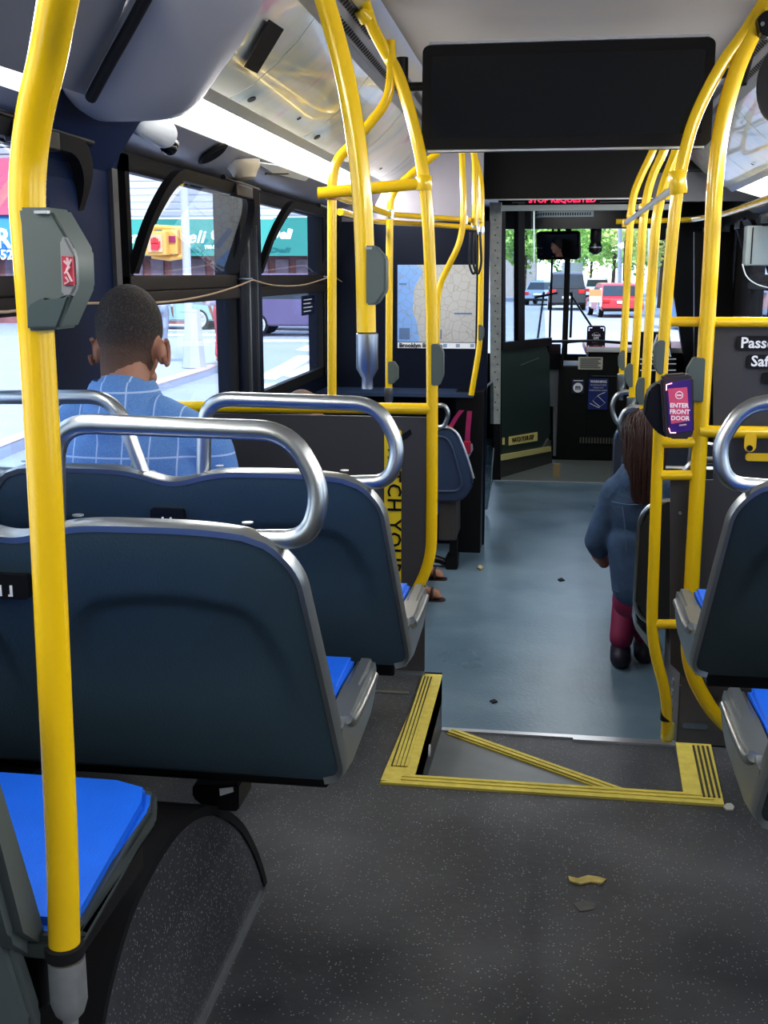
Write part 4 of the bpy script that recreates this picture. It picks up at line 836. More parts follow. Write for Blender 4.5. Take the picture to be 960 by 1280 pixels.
# =============================================================== SEATS
def smst(x): x=max(0,min(1,x)); return x*x*(3-2*x)
def make_seat(label,sgn,shell,handles=(1,-1),halves=2):
    """double bench seat, built round the origin; sgn=+1 aisle on +x"""
    t=thing('passenger_bench',label,'seat')
    Z0,ZT=.505,.965; HH=ZT-Z0
    def W(v):
        h=v*HH; w=.505-.055*v; r=.075
        if h>HH-r: k=(h-(HH-r))/r; w-=r*(1-math.sqrt(max(0,1-k*k)))
        r=.035
        if h<r: k=1-h/r; w-=r*(1-math.sqrt(max(0,1-k*k)))
        return w
    def top(x): return ZT-.024*math.exp(-(x/.075)**2)-.022*max(0,(abs(x)-.26)/.2)**2
    def P(u,v,side,out=0):
        w=W(v)*(1 if u>0 else .925); x=u*w; z=Z0+(top(x)-Z0)*v
        y=-.10*v-.03*v*v
        if side==0:
            y-=.014*(1-abs(u)**6)*(1-abs(2*v-1)**6)
            for c in (-.235,.235):
                xx=(x-c); edge=.842-1.1*xx*xx-14*max(0,abs(xx)-.12)**2*1.5
                d=edge-z; kk=smst((.215-abs(xx))/.06)
                y+=.016*smst(d/.022+.5)*smst((z-.60)/.16)*kk
        else:
            y+=.052+.012*(1-abs(u)**4)
        return Vector((x*sgn,y,z))
    NU,NV=72,44
    vv=[ (1-math.cos(math.pi*k/NV))/2*.35+ (k/NV)*.65 for k in range(NV+1)]
    bm=B()
    G=[[bm.verts.new(P(-1+2*i/NU,v,0)) for i in range(NU+1)] for v in vv]
    for j in range(NV):
        for i in range(NU): bm.faces.new((G[j][i],G[j][i+1],G[j+1][i+1],G[j+1][i]))
    # rounded bottom lip
    low=[bm.verts.new(v.co+Vector((0,.05,-.012))) for v in G[0]]
    for i in range(NU): bm.faces.new((G[0][i],G[0][i+1],low[i+1],low[i]))
    obj('back_shell',bm,shell,t,sharp=50)
    bm=B(); G=[[bm.verts.new(P(-1+2*i/NU,v,1)) for i in range(0,NU+1,2)] for v in vv]
    for j in range(NV):
        for i in range(len(G[0])-1): bm.faces.new((G[j][i],G[j][i+1],G[j+1][i+1],G[j+1][i]))
    obj('front_pad',bm,BLUEC,t)
    # edge trim
    path=[]
    for v in vv: path.append((P(1,v,0),P(1,v,1)))
    for i in range(1,NU+1): path.append((P(1-2*i/NU,1,0),P(1-2*i/NU,1,1)))
    for v in vv[::-1][1:]: path.append((P(-1,v,0),P(-1,v,1)))
    bm=B(); rows=[]
    for i,(a,b) in enumerate(path):
        p=path[max(i-1,0)][0]; q=path[min(i+1,len(path)-1)][0]; tt=(q-p); n=Vector((tt.z,0,-tt.x)).normalized()
        if n.dot(a-Vector((0,0,.72)))<0: n=-n
        wid=.007 if abs(tt.x)<abs(tt.z) else .010
        b=a.lerp(b,.55)
        rows.append([bm.verts.new(w) for w in (a-n*.006+Vector((0,-.003,0)),a+n*wid*.5+Vector((0,-.007,0)),a+n*wid+Vector((0,.004,0)),b+n*wid,b-n*.010+Vector((0,.004,0)))])
    for a,b in zip(rows,rows[1:]):
        for k in range(4): bm.faces.new((a[k],a[k+1],b[k+1],b[k]))
    obj('edge_trim',bm,TRIM,t,sharp=60)
    # screws on trim
    bm=B()
    for s in (-1,1):
        for x in (.10,.41): p=P(s*x/W(1),1,0) if abs(x)<W(1) else P(s,1,0); lathe(bm,[(.009,0),(.009,.002)],p+Vector((0,.028,.0155)),(0,0,1),12)
    obj('trim_screws',bm,STEELD,t)
    # usb port
    bm=B(); M_=Matrix.Translation((-.012,P(0,.8,0).y-.024,.865)); plate(bm,M_,.075,.040,.02,.006); up=obj('usb_port',bm,BLACK,t)
    bm=B()
    for dx in (-.009,.009): box(bm,-.012+dx-.002,-.012+dx+.002,M_.translation.y-.002,M_.translation.y+.001,.852,.868); box(bm,-.012+dx-.005,-.012+dx+.002,M_.translation.y-.002,M_.translation.y+.001,.850,.853)
    obj('usb_slots',bm,WHITE,up)
    # handles
    for s in handles:
        yb=-.105
        pts=[(.062,yb,.925),(.072,yb,1.124),(.445,yb,1.118),(.494,yb-.005,1.03),(.475,yb-.01,.955),(.335,yb+.01,.944)]
        if s<0: pts=[(.062,yb,.925),(.130,yb,1.124),(.445,yb,1.118),(.480,yb-.005,1.03),(.470,yb-.01,.955),(.335,yb+.01,.944)]
        bm=B(); tube(bm,fillet([(x*s*sgn,y,z) for x,y,z in pts],.062,8),.0158,16)
        for x in (.064,.335): lathe(bm,[(.024,-.004),(.022,.004),(.014,.010)],(x*s*sgn,yb+.012,.950),(0,0,1),16)
        obj('grab_handle',bm,STEEL,t)
    # pan with side trim
    prof=[(.005,.503),(.10,.498),(.30,.505),(.355,.513),(.383,.535),(.385,.575),(.365,.600),(.20,.600),(.11,.598),(.065,.598),(.03,.60),(.012,.61),(-.012,.61),(-.012,.58),(-.002,.53)]
    for s in (1,-1):
        bm=B(); x0=.502*sgn if s>0 else -.464*sgn; prism(bm,[(x0,y,z) for y,z in prof],(-s*.036*sgn,0,0),.009)
        obj('side_trim',bm,TRIM,t)
    bm=B(); x0=.512*sgn; tube(bm,smoothpath([(.503*sgn,.045,.60),(.505*sgn,.09,.578),(.505*sgn,.20,.572),(.505*sgn,.33,.574)],4),.009,10); obj('side_ridge',bm,STEEL,t)
    bm=B(); prism(bm,[(-.42,0.02,.51),(-.42,.36,.52),(-.42,.375,.56),(-.42,.35,.585),(-.42,.02,.57)],(.84,0,0),.008); obj('seat_pan',bm,STEELD,t)
    for xa_,wd in ((-.424,.416),(.006,.456)):
        bm=B(); xx_=xa_ if sgn>0 else -xa_-wd
        prism(bm,[(xx_,.03,.57),(xx_,.345,.58),(xx_,.362,.597),(xx_,.335,.608),(xx_,.18,.602),(xx_,.04,.606)],(wd,0,0),.008); obj('cushion',bm,BLUEC,t)
    # under-frame and leg
    bm=B(); box(bm,-.455,.455,.10,.15,.44,.505,.006); obj('underframe',bm,BLACK,t)
    bm=B(); prism(bm,[(-.10*sgn,.10,.44),(-.455*sgn,.10,.44),(-.455*sgn,.10,.16),(-.40*sgn,.10,.16)],(0,.05,0),.004); obj('wall_bracket',bm,BLACKM,t)
    return t
L2=make_seat('dark teal double seat with blue cushion behind the man in the blue blazer, left side',1,SHELL)
L1=dup(L2,'nearest dark teal double seat back with steel handle on the left, foreground')
L2.location=(-.800,2.42,-.035); L1.location=(-.828,1.74,0)
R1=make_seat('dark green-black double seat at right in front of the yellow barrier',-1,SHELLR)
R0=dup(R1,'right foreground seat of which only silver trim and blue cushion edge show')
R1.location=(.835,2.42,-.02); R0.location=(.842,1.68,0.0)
# rearmost left seat: only cushion and edge of the back in view
t=thing('passenger_bench','blue cushioned seat in the lower left corner behind the yellow pole','seat',(-.85,1.1,.0))
def cush(pts,z0,z1,bev): 
    bm=B(); prism(bm,[(x,y,z0) for x,y in pts],(0,0,z1-z0),bev); return bm
xe=-.535
corner=[(x,y) for x,y in ((XL+.03,1.09),(xe+.015,1.09),(xe-.0,1.14),(xe-.005,1.42),(xe-.022,1.475),(xe-.08,1.495),(XL+.03,1.495))]
obj('seat_pan',cush(corner,.570,.600,.007),mat('dark_grey_green_trim',(.07,.085,.085),.35,.3),t)
c2=[(XL+.04,1.105),(xe+.002,1.105),(xe-.008,1.14),(xe-.012,1.415),(xe-.028,1.466),(xe-.083,1.486),(XL+.04,1.486)]
obj('cushion',cush(c2,.585,.612,.011),BLUEC,t)
bm=B(); box(bm,-1.2,xe-.04,1.12,1.46,.48,.56,.01); obj('underframe',bm,BLACK,t)
bm=B(); prism(bm,[(xe-.03,1.11,.56),(xe-.03,1.05,.62),(xe-.03,.96,.95),(xe-.03,1.0,.96),(xe-.03,1.09,.66),(xe-.03,1.13,.58)],(-.7,0,0),.012); obj('backrest',bm,mat('grey_seat_back',(.09,.11,.11),.5),t)
bm=B(); q=[PY(x,y,1.07) for x,y in ((-60,1150),(2,1158),(40,1275),(40,1340),(-60,1340))]; prism(bm,q,(0,.03,0),.008); obj('back_edge',bm,MT['grey_seat_back'],t)
bm=B(); box(bm,-.80,-.70,1.2,1.3,.30,.5); obj('leg',bm,BLACKM,t)
# wheel housing left
t=thing('wheel_housing','speckled dark wheel housing with black curved edge under the left seats','wheel housing',(-.9,1.8,0))
arc=[PX(x,y,-.602) for x,y in ((333,1117),(327,1090),(316,1060),(300,1032),(280,1016),(262,1011),(240,1018),(216,1040),(190,1080),(165,1130),(145,1190),(128,1260),(118,1330))]
prof=[(p.y,p.z) for p in arc]
sm=smoothpath([Vector((-.602,y,z)) for y,z in prof],4)
bm=B(); prism(bm,[(-.602,sm[-1].y,0)]+[tuple(p) for p in sm[::-1]],(-.66,0,0)); obj('housing',bm,floor_mat('housing_vinyl',(.030,.031,.036),(.060,.060,.068),.5),t)
bm=B()
rows=[]
for i,p in enumerate(sm):
    tt=(sm[min(i+1,len(sm)-1)]-sm[max(i-1,0)]).normalized(); n=Vector((0,-tt.z,tt.y)); 
    if n.z<0: n=-n
    rows.append([bm.verts.new(q) for q in (p-n*.012+Vector((.004,0,0)),p+n*.006+Vector((.005,0,0)),p+n*.007+Vector((-.02,0,0)),p+Vector((-.66,0,0))+n*.007)])
for a,b in zip(rows,rows[1:]):
    for k in range(3): bm.faces.new((a[k],a[k+1],b[k+1],b[k]))
obj('edge_moulding',bm,BLACKM,t)
bm=B(); box(bm,-.604,-.590,1.3,2.2,0,.006); obj('floor_fillet',bm,STEELD,t)
# seat bracket over housing
t=thing('seat_bracket','black bracket with small white tag under the nearest left seat back','bracket',PY(270,1012,1.9)); bm=B(); prism(bm,[PY(x,y,1.90) for x,y in ((240,982),(298,982),(298,1015),(284,1015),(255,1010),(240,998))],(0,.1,0),.004); obj('body',bm,BLACK,t)
bm=B(); prism(bm,[PY(x,y,1.895) for x,y in ((274,986),(291,984),(292,990),(275,995))],(0,.002,0)); obj('white_tag',bm,WHITE,t)
# step floor litter and fittings
def litter(name,label,cat,pts,Z,m,h=.004):
    bm=B(); P=[PZ(x,y,Z) for x,y in pts]; prism(bm,[p+Vector((0,0,.0008)) for p in P],(0,0,h)); o=obj(name,bm,m); setloc(o); return tag(o,label,cat)
litter('crushed_wrapper','torn yellow scrap lying on the near dark floor','litter',[(710,1097),(722,1100),(735,1096),(748,1098),(758,1101),(752,1106),(738,1104),(726,1107),(712,1103)],0,mat('yellow_scrap',(.42,.33,.10),.6,0,.4,60))
litter('floor_stain','dark worn patch of bare floor near the yellow scrap','stain',[(716,1130),(730,1126),(745,1130),(742,1137),(725,1140)],0,mat('worn_patch',(.10,.095,.085),.6,0,.3,50),.0006)
litter('bolt_cover','pale oval floor bolt cap beside the right end of the yellow step edge','cap',[(904,1010),(908,1006),(914,1006),(918,1010),(916,1014),(908,1014)],0,mat('cap_beige',(.40,.40,.34),.5))
litter('paper_scrap','tiny tan paper scrap on the blue lower floor near left seats','litter',[(597,711),(600,708),(604,711),(601,714)],ZF,mat('tan_scrap',(.5,.42,.25),.7),.01)
litter('leaf_scrap','tiny dark leaf scrap in the middle of the lower floor','litter',[(697,725),(702,723),(706,726),(700,727)],ZF,BLACKM,.004)
litter('dark_scrap','small dark scrap on lower floor near the step','litter',[(612,877),(618,875),(622,878),(616,880)],ZF,BLACKM,.004)
t=thing('step_light','small oval white step light on the left riser of the recess','light',(S0+.003,3.0,-.1)); 
c=PX(536,938,S0+.004); bm=B(); prism(bm,[(c.x,c.y+.022*math.cos(R(a_)),c.z+.018*math.sin(R(a_))) for a_ in range(0,360,24)],(.004,0,0)); obj('lens',bm,WHITE,t)
# far left folding seat
t=thing('passenger_bench','navy plastic folding seat back with steel handle on the left, beyond the partition','seat',PY(560,712,5.85))
q=[(530,536),(562,535),(571,541),(583,570),(591,597),(591,607),(584,620),(574,628),(530,628)]
bm=B(); prism(bm,[PY(x,y,5.85) for x,y in q],(0,.05,0),.012); obj('back_shell',bm,NAVY2,t)
bm=B(); tube(bm,fillet([PY(x,y,5.84) for x,y in ((534,545),(558,546),(566,560),(578,605),(572,614),(534,614))],.05),.006,8); obj('moulded_rib',bm,mat('navy_rib',(.045,.075,.13),.4),t)
bm=B(); tube(bm,fillet([PY(x,y,5.85) for x,y in ((545,537),(560,533),(572,541),(584,570),(592,598))],.05),.007,8); obj('edge_trim',bm,ALU,t)
bm=B(); tube(bm,fillet([PY(x,y,5.85) for x,y in ((536,508),(556,506),(561,518),(555,534),(545,534))],.06),.013,12); obj('grab_handle',bm,STEEL,t)
bm=B(); prism(bm,[PY(x,y,5.9) for x,y in ((548,624),(570,624),(570,676),(548,676))],(0,.3,0),.005); obj('side_plate',bm,mat('brown_grey_plate',(.10,.095,.09),.4,.4),t)
bm=B(); prism(bm,[PY(x,y,5.92) for x,y in ((562,674),(571,674),(571,711),(561,711))],(0,.08,0),.004); prism(bm,[PY(x,y,5.9) for x,y in ((557,696),(572,696),(572,712),(557,712))],(0,.12,0),.004); obj('leg',bm,BLACK,t)
bm=B(); prism(bm,[PY(x,y,5.88) for x,y in ((540,620),(548,618),(548,640),(544,650),(540,650))],(0,.4,0),.004); obj('cushion',bm,BLUEC,t)
t=thing('passenger_bench','blue folding side seat below the magenta straps at the front left','seat',PY(580,590,6.3))
bm=B(); prism(bm,[PY(x,y,6.25) for x,y in ((574,560),(580,556),(586,558),(586,570),(580,578))],(-.0,.15,0),.006); obj('cushion',bm,BLUEC,t)
bm=B(); tube(bm,[PY(x,y,6.22) for x,y in ((588,555),(589,561),(583,572))],.012,8); obj('edge_trim',bm,ALU,t)
for lab,q in (('magenta securement strap slanting down to the left by the folding seat',[(577,513),(570,522),(562,536)]),('magenta securement strap hanging straight down with red buckle',[(587,514),(585,535),(584,556)])):
    t=thing('securement_strap',lab,'strap',PY(*q[-1],6.2)); bm=B(); P=[PY(x,y,6.2) for x,y in q]
    for p,p2 in zip(P,P[1:]): prism(bm,[p+Vector((-.014,0,0)),p+Vector((.014,0,0)),p2+Vector((.014,0,0)),p2+Vector((-.014,0,0))],(0,.006,0))
    obj('webbing',bm,mat('magenta_webbing',(.30,.01,.09),.6),t); bm=B(); p=P[-1]; box(bm,p.x-.02,p.x+.02,p.y-.01,p.y+.01,p.z-.05,p.z+.02,.005); obj('buckle',bm,mat('red_buckle',(.35,.01,.04),.4),t)
t=thing('paper_bag','small crumpled white and grey bag on the floor under the folding seat','bag',PZ(583,662,ZF))
c=PY(581,655,6.6); bm=blobs([('s',(c.x,6.6,c.z),(.05,.04,.055)),('s',(c.x+.03,6.62,c.z-.02),(.035,.04,.04))],.008,2); obj('bag',bm,mat('bag_white',(.6,.6,.62),.7,0,.2,20,.4,30),t)
t=thing('shoe','black shoe with grey sole under the folding seat leg','shoe',PZ(552,705,ZF)); c=PZ(550,706,ZF); bm=blobs([('c',(c.x-.06,c.y,c.z+.035),(c.x+.03,c.y-.03,c.z+.025),.03,.022)],.006,2); obj('upper',bm,BLACK,t)
bm=B(); plate(bm,Matrix.Translation((c.x-.015,c.y-.015,c.z+.008))@Matrix.Rotation(R(90),4,'X'),.14,.055,.012,.02); obj('sole',bm,mat('sole_grey',(.4,.42,.45),.6),t)
# far right single seats
g='single seats along the right of the lower floor'
def single(Y,dx,label,x0=.36):
    t=thing('passenger_chair',label,'seat',(x0+.22,Y,ZF),g)
    zb_,zt_=.10,.57
    q=rrect(x0+.24,(zb_+zt_)/2,.48,zt_-zb_,.09,6)
    bm=B(); prism(bm,[(x,Y-.06*(z-zb_)/(zt_-zb_),z) for x,z in q],(0,.05,0),.012); obj('back_shell',bm,mat('charcoal_seat_back',(.040,.043,.045),.4),t)
    bm=B(); tube(bm,[Vector((x,Y-.06*(z-zb_)/(zt_-zb_)+.01,z)) for x,z in q[len(q)//4-2:len(q)*3//4+1]],.010,8); obj('edge_trim',bm,STEEL,t)
    bm=B(); tube(bm,fillet([(x0+.22,Y-.05,.56),(x0+.23,Y-.05,.745),(x0+.0,Y-.05,.735),(x0-.03,Y-.05,.65),(x0+.01,Y-.05,.56),(x0+.09,Y-.05,.565)],.07,8),.0135,12); obj('grab_handle',bm,STEEL,t)
    bm=B(); box(bm,x0+.02,x0+.46,Y+.04,Y+.46,.13,.21,.03); obj('cushion',bm,BLUEC,t)
    bm=B(); box(bm,x0+.2,x0+.28,Y+.15,Y+.25,ZF,.14); obj('leg',bm,BLACK,t); return t
single(6.1,0,'farthest right single seat with steel handle under the leftmost pole')
single(5.4,0,'right single seat with dark back, second from the dashboard')
single(4.7,0,'right single seat just ahead of the passenger in the denim jacket')
t=single(4.0,0,'right single seat carrying the passenger in the denim jacket',.335)
for ch in t.children:
    if ch.name.startswith('grab'): ch.data.transform(Matrix.Translation((.16,0,-.02)))
bm=B(); prism(bm,[PY(x,y,4.02) for x,y in ((794,765),(800,788),(830,815),(812,812),(793,785))],(0,.3,0),.006); obj('pan_trim',bm,mat('pale_blue_trim',(.35,.42,.45),.4),t)
# window side: cord, cameras, speaker
t=thing('stop_request_cord','thin tan pull cord sagging along the left windows','cord',(-1.2,3,1.28)); 
XC=XL+.10
def cordpts(*p): return smoothpath([PX(x,y,XC) for x,y in p],6)
bm=B(); tube(bm,cordpts((-60,372),(0,390),(60,381),(120,379),(200,378),(250,371),(290,360),(316,350)),.0035,8); tube(bm,cordpts((316,350),(345,357),(380,356),(410,347),(418,346)),.0035,8); tube(bm,cordpts((418,346),(432,354),(447,352),(470,340)),.0035,8); obj('cord_line',bm,mat('tan_cord',(.45,.33,.20),.6),t)
bm=B(); 
for x,y in ((316,349),(418,346)): p=PX(x,y,XC); tube(bm,[p,Vector((XL+.04,p.y,p.z))],.006,8)
obj('cord_hooks',bm,STEEL,t)
t=thing('stop_request_cord','thin pale cord by the far right window','cord',PY(940,350,6.5)); bm=B(); tube(bm,smoothpath([PY(928,330,6.5),PY(933,345,6.5),PY(945,355,6.5),PY(962,360,6.5)],5),.004,8); obj('cord_line',bm,WHITE,t)
def cornP(px,py):  # point on the cornice plane
    p=Vector((-1.18,0,1.725)); n=Vector((.05,0,-.08)).normalized(); return PP(px,py,p,n)
nC=Vector((.05,0,-.08)).normalized()
t=thing('dome_camera','white dome security camera with black lens under the left light strip','camera',cornP(196,160))
c=cornP(196,158)+nC*.02
bm=blobs([('c',c+Vector((-.03,-.09,.012)),c+Vector((0,.02,.0)),.030,.042)],.005,4); obj('body',bm,WHITE,t)
c2_=cornP(203,170)+nC*.035; bm=B(); t_=bmesh.new(); bmesh.ops.create_uvsphere(t_,u_segments=20,v_segments=14,radius=.026); merge(bm,t_,Matrix.Translation(c2_)); obj('lens_dome',bm,mat('dome_black',(.005,.005,.006),.06),t)
bm=B(); lathe(bm,[(.029,-.004),(.031,0),(.028,.006)],c2_+Vector((0,0,.006)),(.2,-.4,-1),20); obj('lens_ring',bm,ALU,t)
t=thing('ceiling_speaker','flat black oval speaker grille on the left cornice','speaker',cornP(264,189)); c=cornP(264,189)+nC*.006
bm=B(); lathe(bm,[(.055,.0),(.058,.006),(.05,.010)],c,nC,28); obj('ring',bm,FRAME,t); bm=B(); lathe(bm,[(.045,.010),(.045,.012)],c,nC,28); obj('grille',bm,BLACK,t)
t=thing('smoke_detector','beige smoke detector on the left cornice beside the speaker','detector',cornP(302,204)); c=cornP(302,200)+nC*.01
bm=B(); lathe(bm,[(.062,-.005),(.062,.015),(.048,.035),(.04,.055),(.02,.062)],c,(0.1,0,-1),28); obj('body',bm,mat('beige_plastic',(.55,.50,.40),.5),t)
t=thing('cornice_bracket','white hatch plate with two hinges on the left cornice','plate',cornP(350,215)); bm=B(); q=[cornP(x,y)+nC*.005 for x,y in ((318,200),(345,204),(385,219),(380,224),(340,214))]; prism(bm,q,nC*.006); obj('plate',bm,WHITE,t)
bm=B(); tube(bm,[cornP(330,214)+nC*.012,cornP(358,214)+nC*.012],.004,8); obj('hinge_rod',bm,BLACK,t)
# wall-side grey ledge bits near rear left
# small window decals (left)
for i,(x0,y0,x1,y1,lb) in enumerate(((377,370,393,392,'small dark notice decal on the second left window'),(422,369,432,386,'small dark notice decal on the third left window'))):
    a=PX(x0,y0,XL+.012); b=PX(x1,y1,XL+.012); t=thing('window_decal',lb,'decal',(XL+.012,(a.y+b.y)/2,b.z)); bm=B(); box(bm,XL+.010,XL+.013,a.y,b.y,b.z,a.z); obj('backing',bm,MT['navy_print'],t)
    bm=B()
    for k in range(4): z=a.z-(a.z-b.z)*(.2+.2*k); box(bm,XL+.013,XL+.014,a.y+(b.y-a.y)*.12,b.y-(b.y-a.y)*(.2+.1*(k%2)),z-.004,z+.002)
    obj('print_lines',bm,WHITEP,t)
# exterior mirror seen through left window
t=thing('exterior_mirror','grey exterior mirror housing seen through the third left window','mirror',PY(430,425,5.5)); c=PX(428,411,-1.40); bm=B(); box(bm,-1.44,-1.38,c.y-.03,c.y+.12,c.z-.05,c.z+.06,.012); obj('housing',bm,mat('dark_mirror_shell',(.08,.08,.09),.4),t); bm=B(); box(bm,-1.43,-1.39,c.y-.036,c.y-.03,c.z-.042,c.z+.052,.002); obj('glass_face',bm,STEELD,t)
# =============================================================== PEOPLE
# man in blazer
mx,my=-1.03,2.66
man=thing('person','man with short faded dark hair in light blue windowpane blazer, seen from behind','person',(mx,my,.57))
hz=1.19
Rz=Matrix.Rotation(R(-5),4,'Z')
def hp(x,y,z): v=Rz@Vector((x,y,z)); return Vector((mx+v.x,my+.02+v.y,hz+v.z))
sp=[('s',hp(0,0,.03),(.079,.095,.10)),('s',hp(0,.0,-.04),(.064,.082,.078)),('s',hp(0,.07,-.03),(.045,.04,.07)),
 ('c',(mx,my-.02,1.12),(mx,my-.03,1.0),.058,.066),('s',hp(0,.105,-.02),(.013,.02,.025)),('s',hp(0,.095,-.065),(.028,.02,.014)),('s',hp(0,.085,-.10),(.03,.025,.022)),
 ('s',hp(-.086,-.002,-.03),(.013,.020,.034)),('s',hp(.086,-.002,-.03),(.013,.020,.034)),
 # torso, arms, legs
 ('s',(mx,my-.04,.86),(.19,.105,.19)),('s',(mx,my-.03,.70),(.16,.11,.15)),
 ('c',(mx-.17,my-.03,.94),(mx-.20,my+.03,.70),.05,.042),('c',(mx-.20,my+.03,.70),(mx-.12,my+.26,.66),.04,.03),
 ('c',(mx+.17,my-.03,.94),(mx+.23,my+.03,.70),.05,.042),('c',(mx+.23,my+.03,.70),(mx+.12,my+.26,.66),.04,.03),
 ('c',(mx-.09,my,.66),(mx-.12,my+.40,.66),.085,.065),('c',(mx+.09,my,.66),(mx+.12,my+.40,.66),.085,.065),('c',(mx-.12,my+.40,.64),(mx-.13,my+.42,.16),.055,.04),('c',(mx+.12,my+.40,.64),(mx+.13,my+.42,.16),.055,.04),('c',(mx-.13,my+.42,.06),(mx-.13,my+.60,.04),.035,.03),('c',(mx+.13,my+.42,.06),(mx+.13,my+.60,.04),.035,.03)]
for s in (-1,1):
    sp.append(('s',(mx+s*.10,my+.30,.66),(.04,.05,.02)))
    for k in range(4): sp.append(('c',(mx+s*(.075+.018*k),my+.33,.665),(mx+s*(.07+.02*k),my+.41-.01*abs(k-1.5),.655),.009,.0075))
    sp.append(('c',(mx+s*.07,my+.29,.665),(mx+s*.03,my+.34,.67),.010,.008))
sp.append(('c',(mx,my-.035,1.0),(mx,my-.04,.9),.064,.1))
obj('body',blobs(sp,.0075,3),SKIN,man)
# hair: cap clipped by a plane
bm=blobs([('s',hp(0,0,.032),(.0815,.098,.1035)),('s',hp(0,-.012,-.035),(.0665,.075,.080)),('c',hp(0,-.04,-.03),hp(0,-.045,-.085),.056,.054)],.005,3)
for co_,no_ in ((hp(0,.070,.03),(0,.80,-.45)),(hp(0,0,-.098),(0,0,-1)),):
    bmesh.ops.bisect_plane(bm,geom=bm.verts[:]+bm.edges[:]+bm.faces[:],plane_co=co_,plane_no=(Rz@Vector(no_)).normalized(),clear_outer=True)
obj('hair',bm,HAIRM,man)
bm=B()
for s in (-1,1):
    c=hp(s*.096,-.006,-.03); t_=[c+Vector((s*.010*math.cos(k*.7)*0+s*.004,0,0))+Vector((0,.016*math.sin(k*.55),.030*math.cos(k*.55))) for k in range(0,9)]
    tube(bm,t_,.0055,8)
obj('ear_rims',bm,SKIN,man)
js=[('c',(mx,my-.045,1.045),(mx,my-.05,.99),.078,.11),('c',(mx-.09,my-.05,1.005),(mx-.185,my-.045,.945),.055,.072),('c',(mx+.09,my-.05,1.01),(mx+.20,my-.045,.94),.055,.070),
 ('s',(mx,my-.05,.85),(.225,.125,.19)),('s',(mx,my-.03,.70),(.205,.135,.18)),('c',(mx-.18,my-.04,.93),(mx-.20,my+.02,.70),.066,.058),('c',(mx-.20,my+.02,.70),(mx-.14,my+.20,.665),.056,.04),
 ('c',(mx+.21,my-.04,.925),(mx+.245,my+.02,.70),.066,.058),('c',(mx+.245,my+.02,.70),(mx+.15,my+.20,.665),.056,.04)]
obj('blazer',blobs(js,.009,6),PLAID,man)
# collar: band around the neck
bm=B(); rows=[]
for k in range(25):
    a=R(-200+k*220/24+ -0); a=R(-215+250*k/24)
    x=math.cos(a); y=math.sin(a)
    rows.append([bm.verts.new((mx+x*rx,my-.036+y*ry,z)) for rx,ry,z in ((.066,.064,1.085),(.073,.071,1.096),(.082,.080,1.085),(.112,.098,1.02),(.105,.092,1.01),(.07,.068,1.03))])
for a,b in zip(rows,rows[1:]):
    for k in range(6): bm.faces.new((a[k],a[(k+1)%6],b[(k+1)%6],b[k]))
obj('collar',bm,PLAID,man)
bm=blobs([('c',(mx-.09,my,.66),(mx-.12,my+.40,.66),.10,.078),('c',(mx+.09,my,.66),(mx+.12,my+.40,.66),.10,.078),('c',(mx-.12,my+.40,.64),(mx-.13,my+.42,.12),.07,.06),('c',(mx+.12,my+.40,.64),(mx+.13,my+.42,.12),.07,.06)],.012,3); obj('trousers',bm,mat('navy_trousers',(.02,.025,.045),.8),man)
bm=B()
for s in (-1,1): 
    M_=Matrix.Translation((mx+s*.13,my+.50,.035)); t_=bmesh.new(); bmesh.ops.create_uvsphere(t_,u_segments=16,v_segments=10,radius=1); merge(bm,t_,M_@Matrix.Diagonal((.05,.14,.045,1)))
obj('shoes',bm,mat('brown_leather',(.06,.03,.015),.4),man)
# passenger behind partition (light brown hair, sandals), sits on side bench
bx_,by_=-1.06,4.95
t=thing('passenger_bench','blue side-facing bench hidden behind the left partition','seat',(bx_,by_,ZF)); bm=B(); box(bm,XL+.02,-.80,4.5,5.5,.10,.18,.02); obj('cushion',bm,BLUEC,t); bm=B(); box(bm,XL+.02,-.9,4.52,5.48,ZF,.10); obj('base',bm,NAVY,t); bm=B(); box(bm,XL+.01,XL+.07,4.5,5.5,.2,.6,.02); obj('backrest',bm,NAVY2,t)
hd=PY(380,506,4.9)
wmn=thing('person','passenger with light brown hair and strappy sandals behind the left partition','person',(hd.x,4.95,ZF))
hx,hy,hzz=hd.x,4.9,hd.z-.045
f1=PZ(543,750,ZF); f2=PZ(546,724,ZF); 
f1=Vector((f1.x-.02,f1.y,ZF)); f2=Vector((f2.x-.02,f2.y,ZF))
sp=[('s',(hx,hy,hzz),(.078,.07,.095)),('s',(hx+.03,hy,hzz-.04),(.05,.05,.055)),('s',(hx+.085,hy,hzz-.01),(.016,.010,.018)),('c',(hx,hy,hzz-.09),(hx,hy,hzz-.17),.04,.05),('s',(hx,hy,hzz-.30),(.09,.15,.15)),('s',(hx,hy,.25),(.1,.14,.10)),
 ('c',(hx,hy-.13,hzz-.2),(hx+.08,hy-.16,.32),.035,.028),('c',(hx+.08,hy-.16,.32),(hx+.26,hy-.04,.28),.028,.02),('c',(hx,hy+.13,hzz-.2),(hx+.08,hy+.16,.32),.035,.028),('c',(hx+.08,hy+.16,.32),(hx+.26,hy+.04,.28),.028,.02),
 ('s',(hx+.29,hy,.275),(.035,.045,.02))]
for s in (-1,1):
    for k in range(5): sp.append(('c',(hx+.30,hy+s*.02+.010*(k-2),.275),(hx+.345,hy+s*.015+.011*(k-2),.265),.0075,.006))
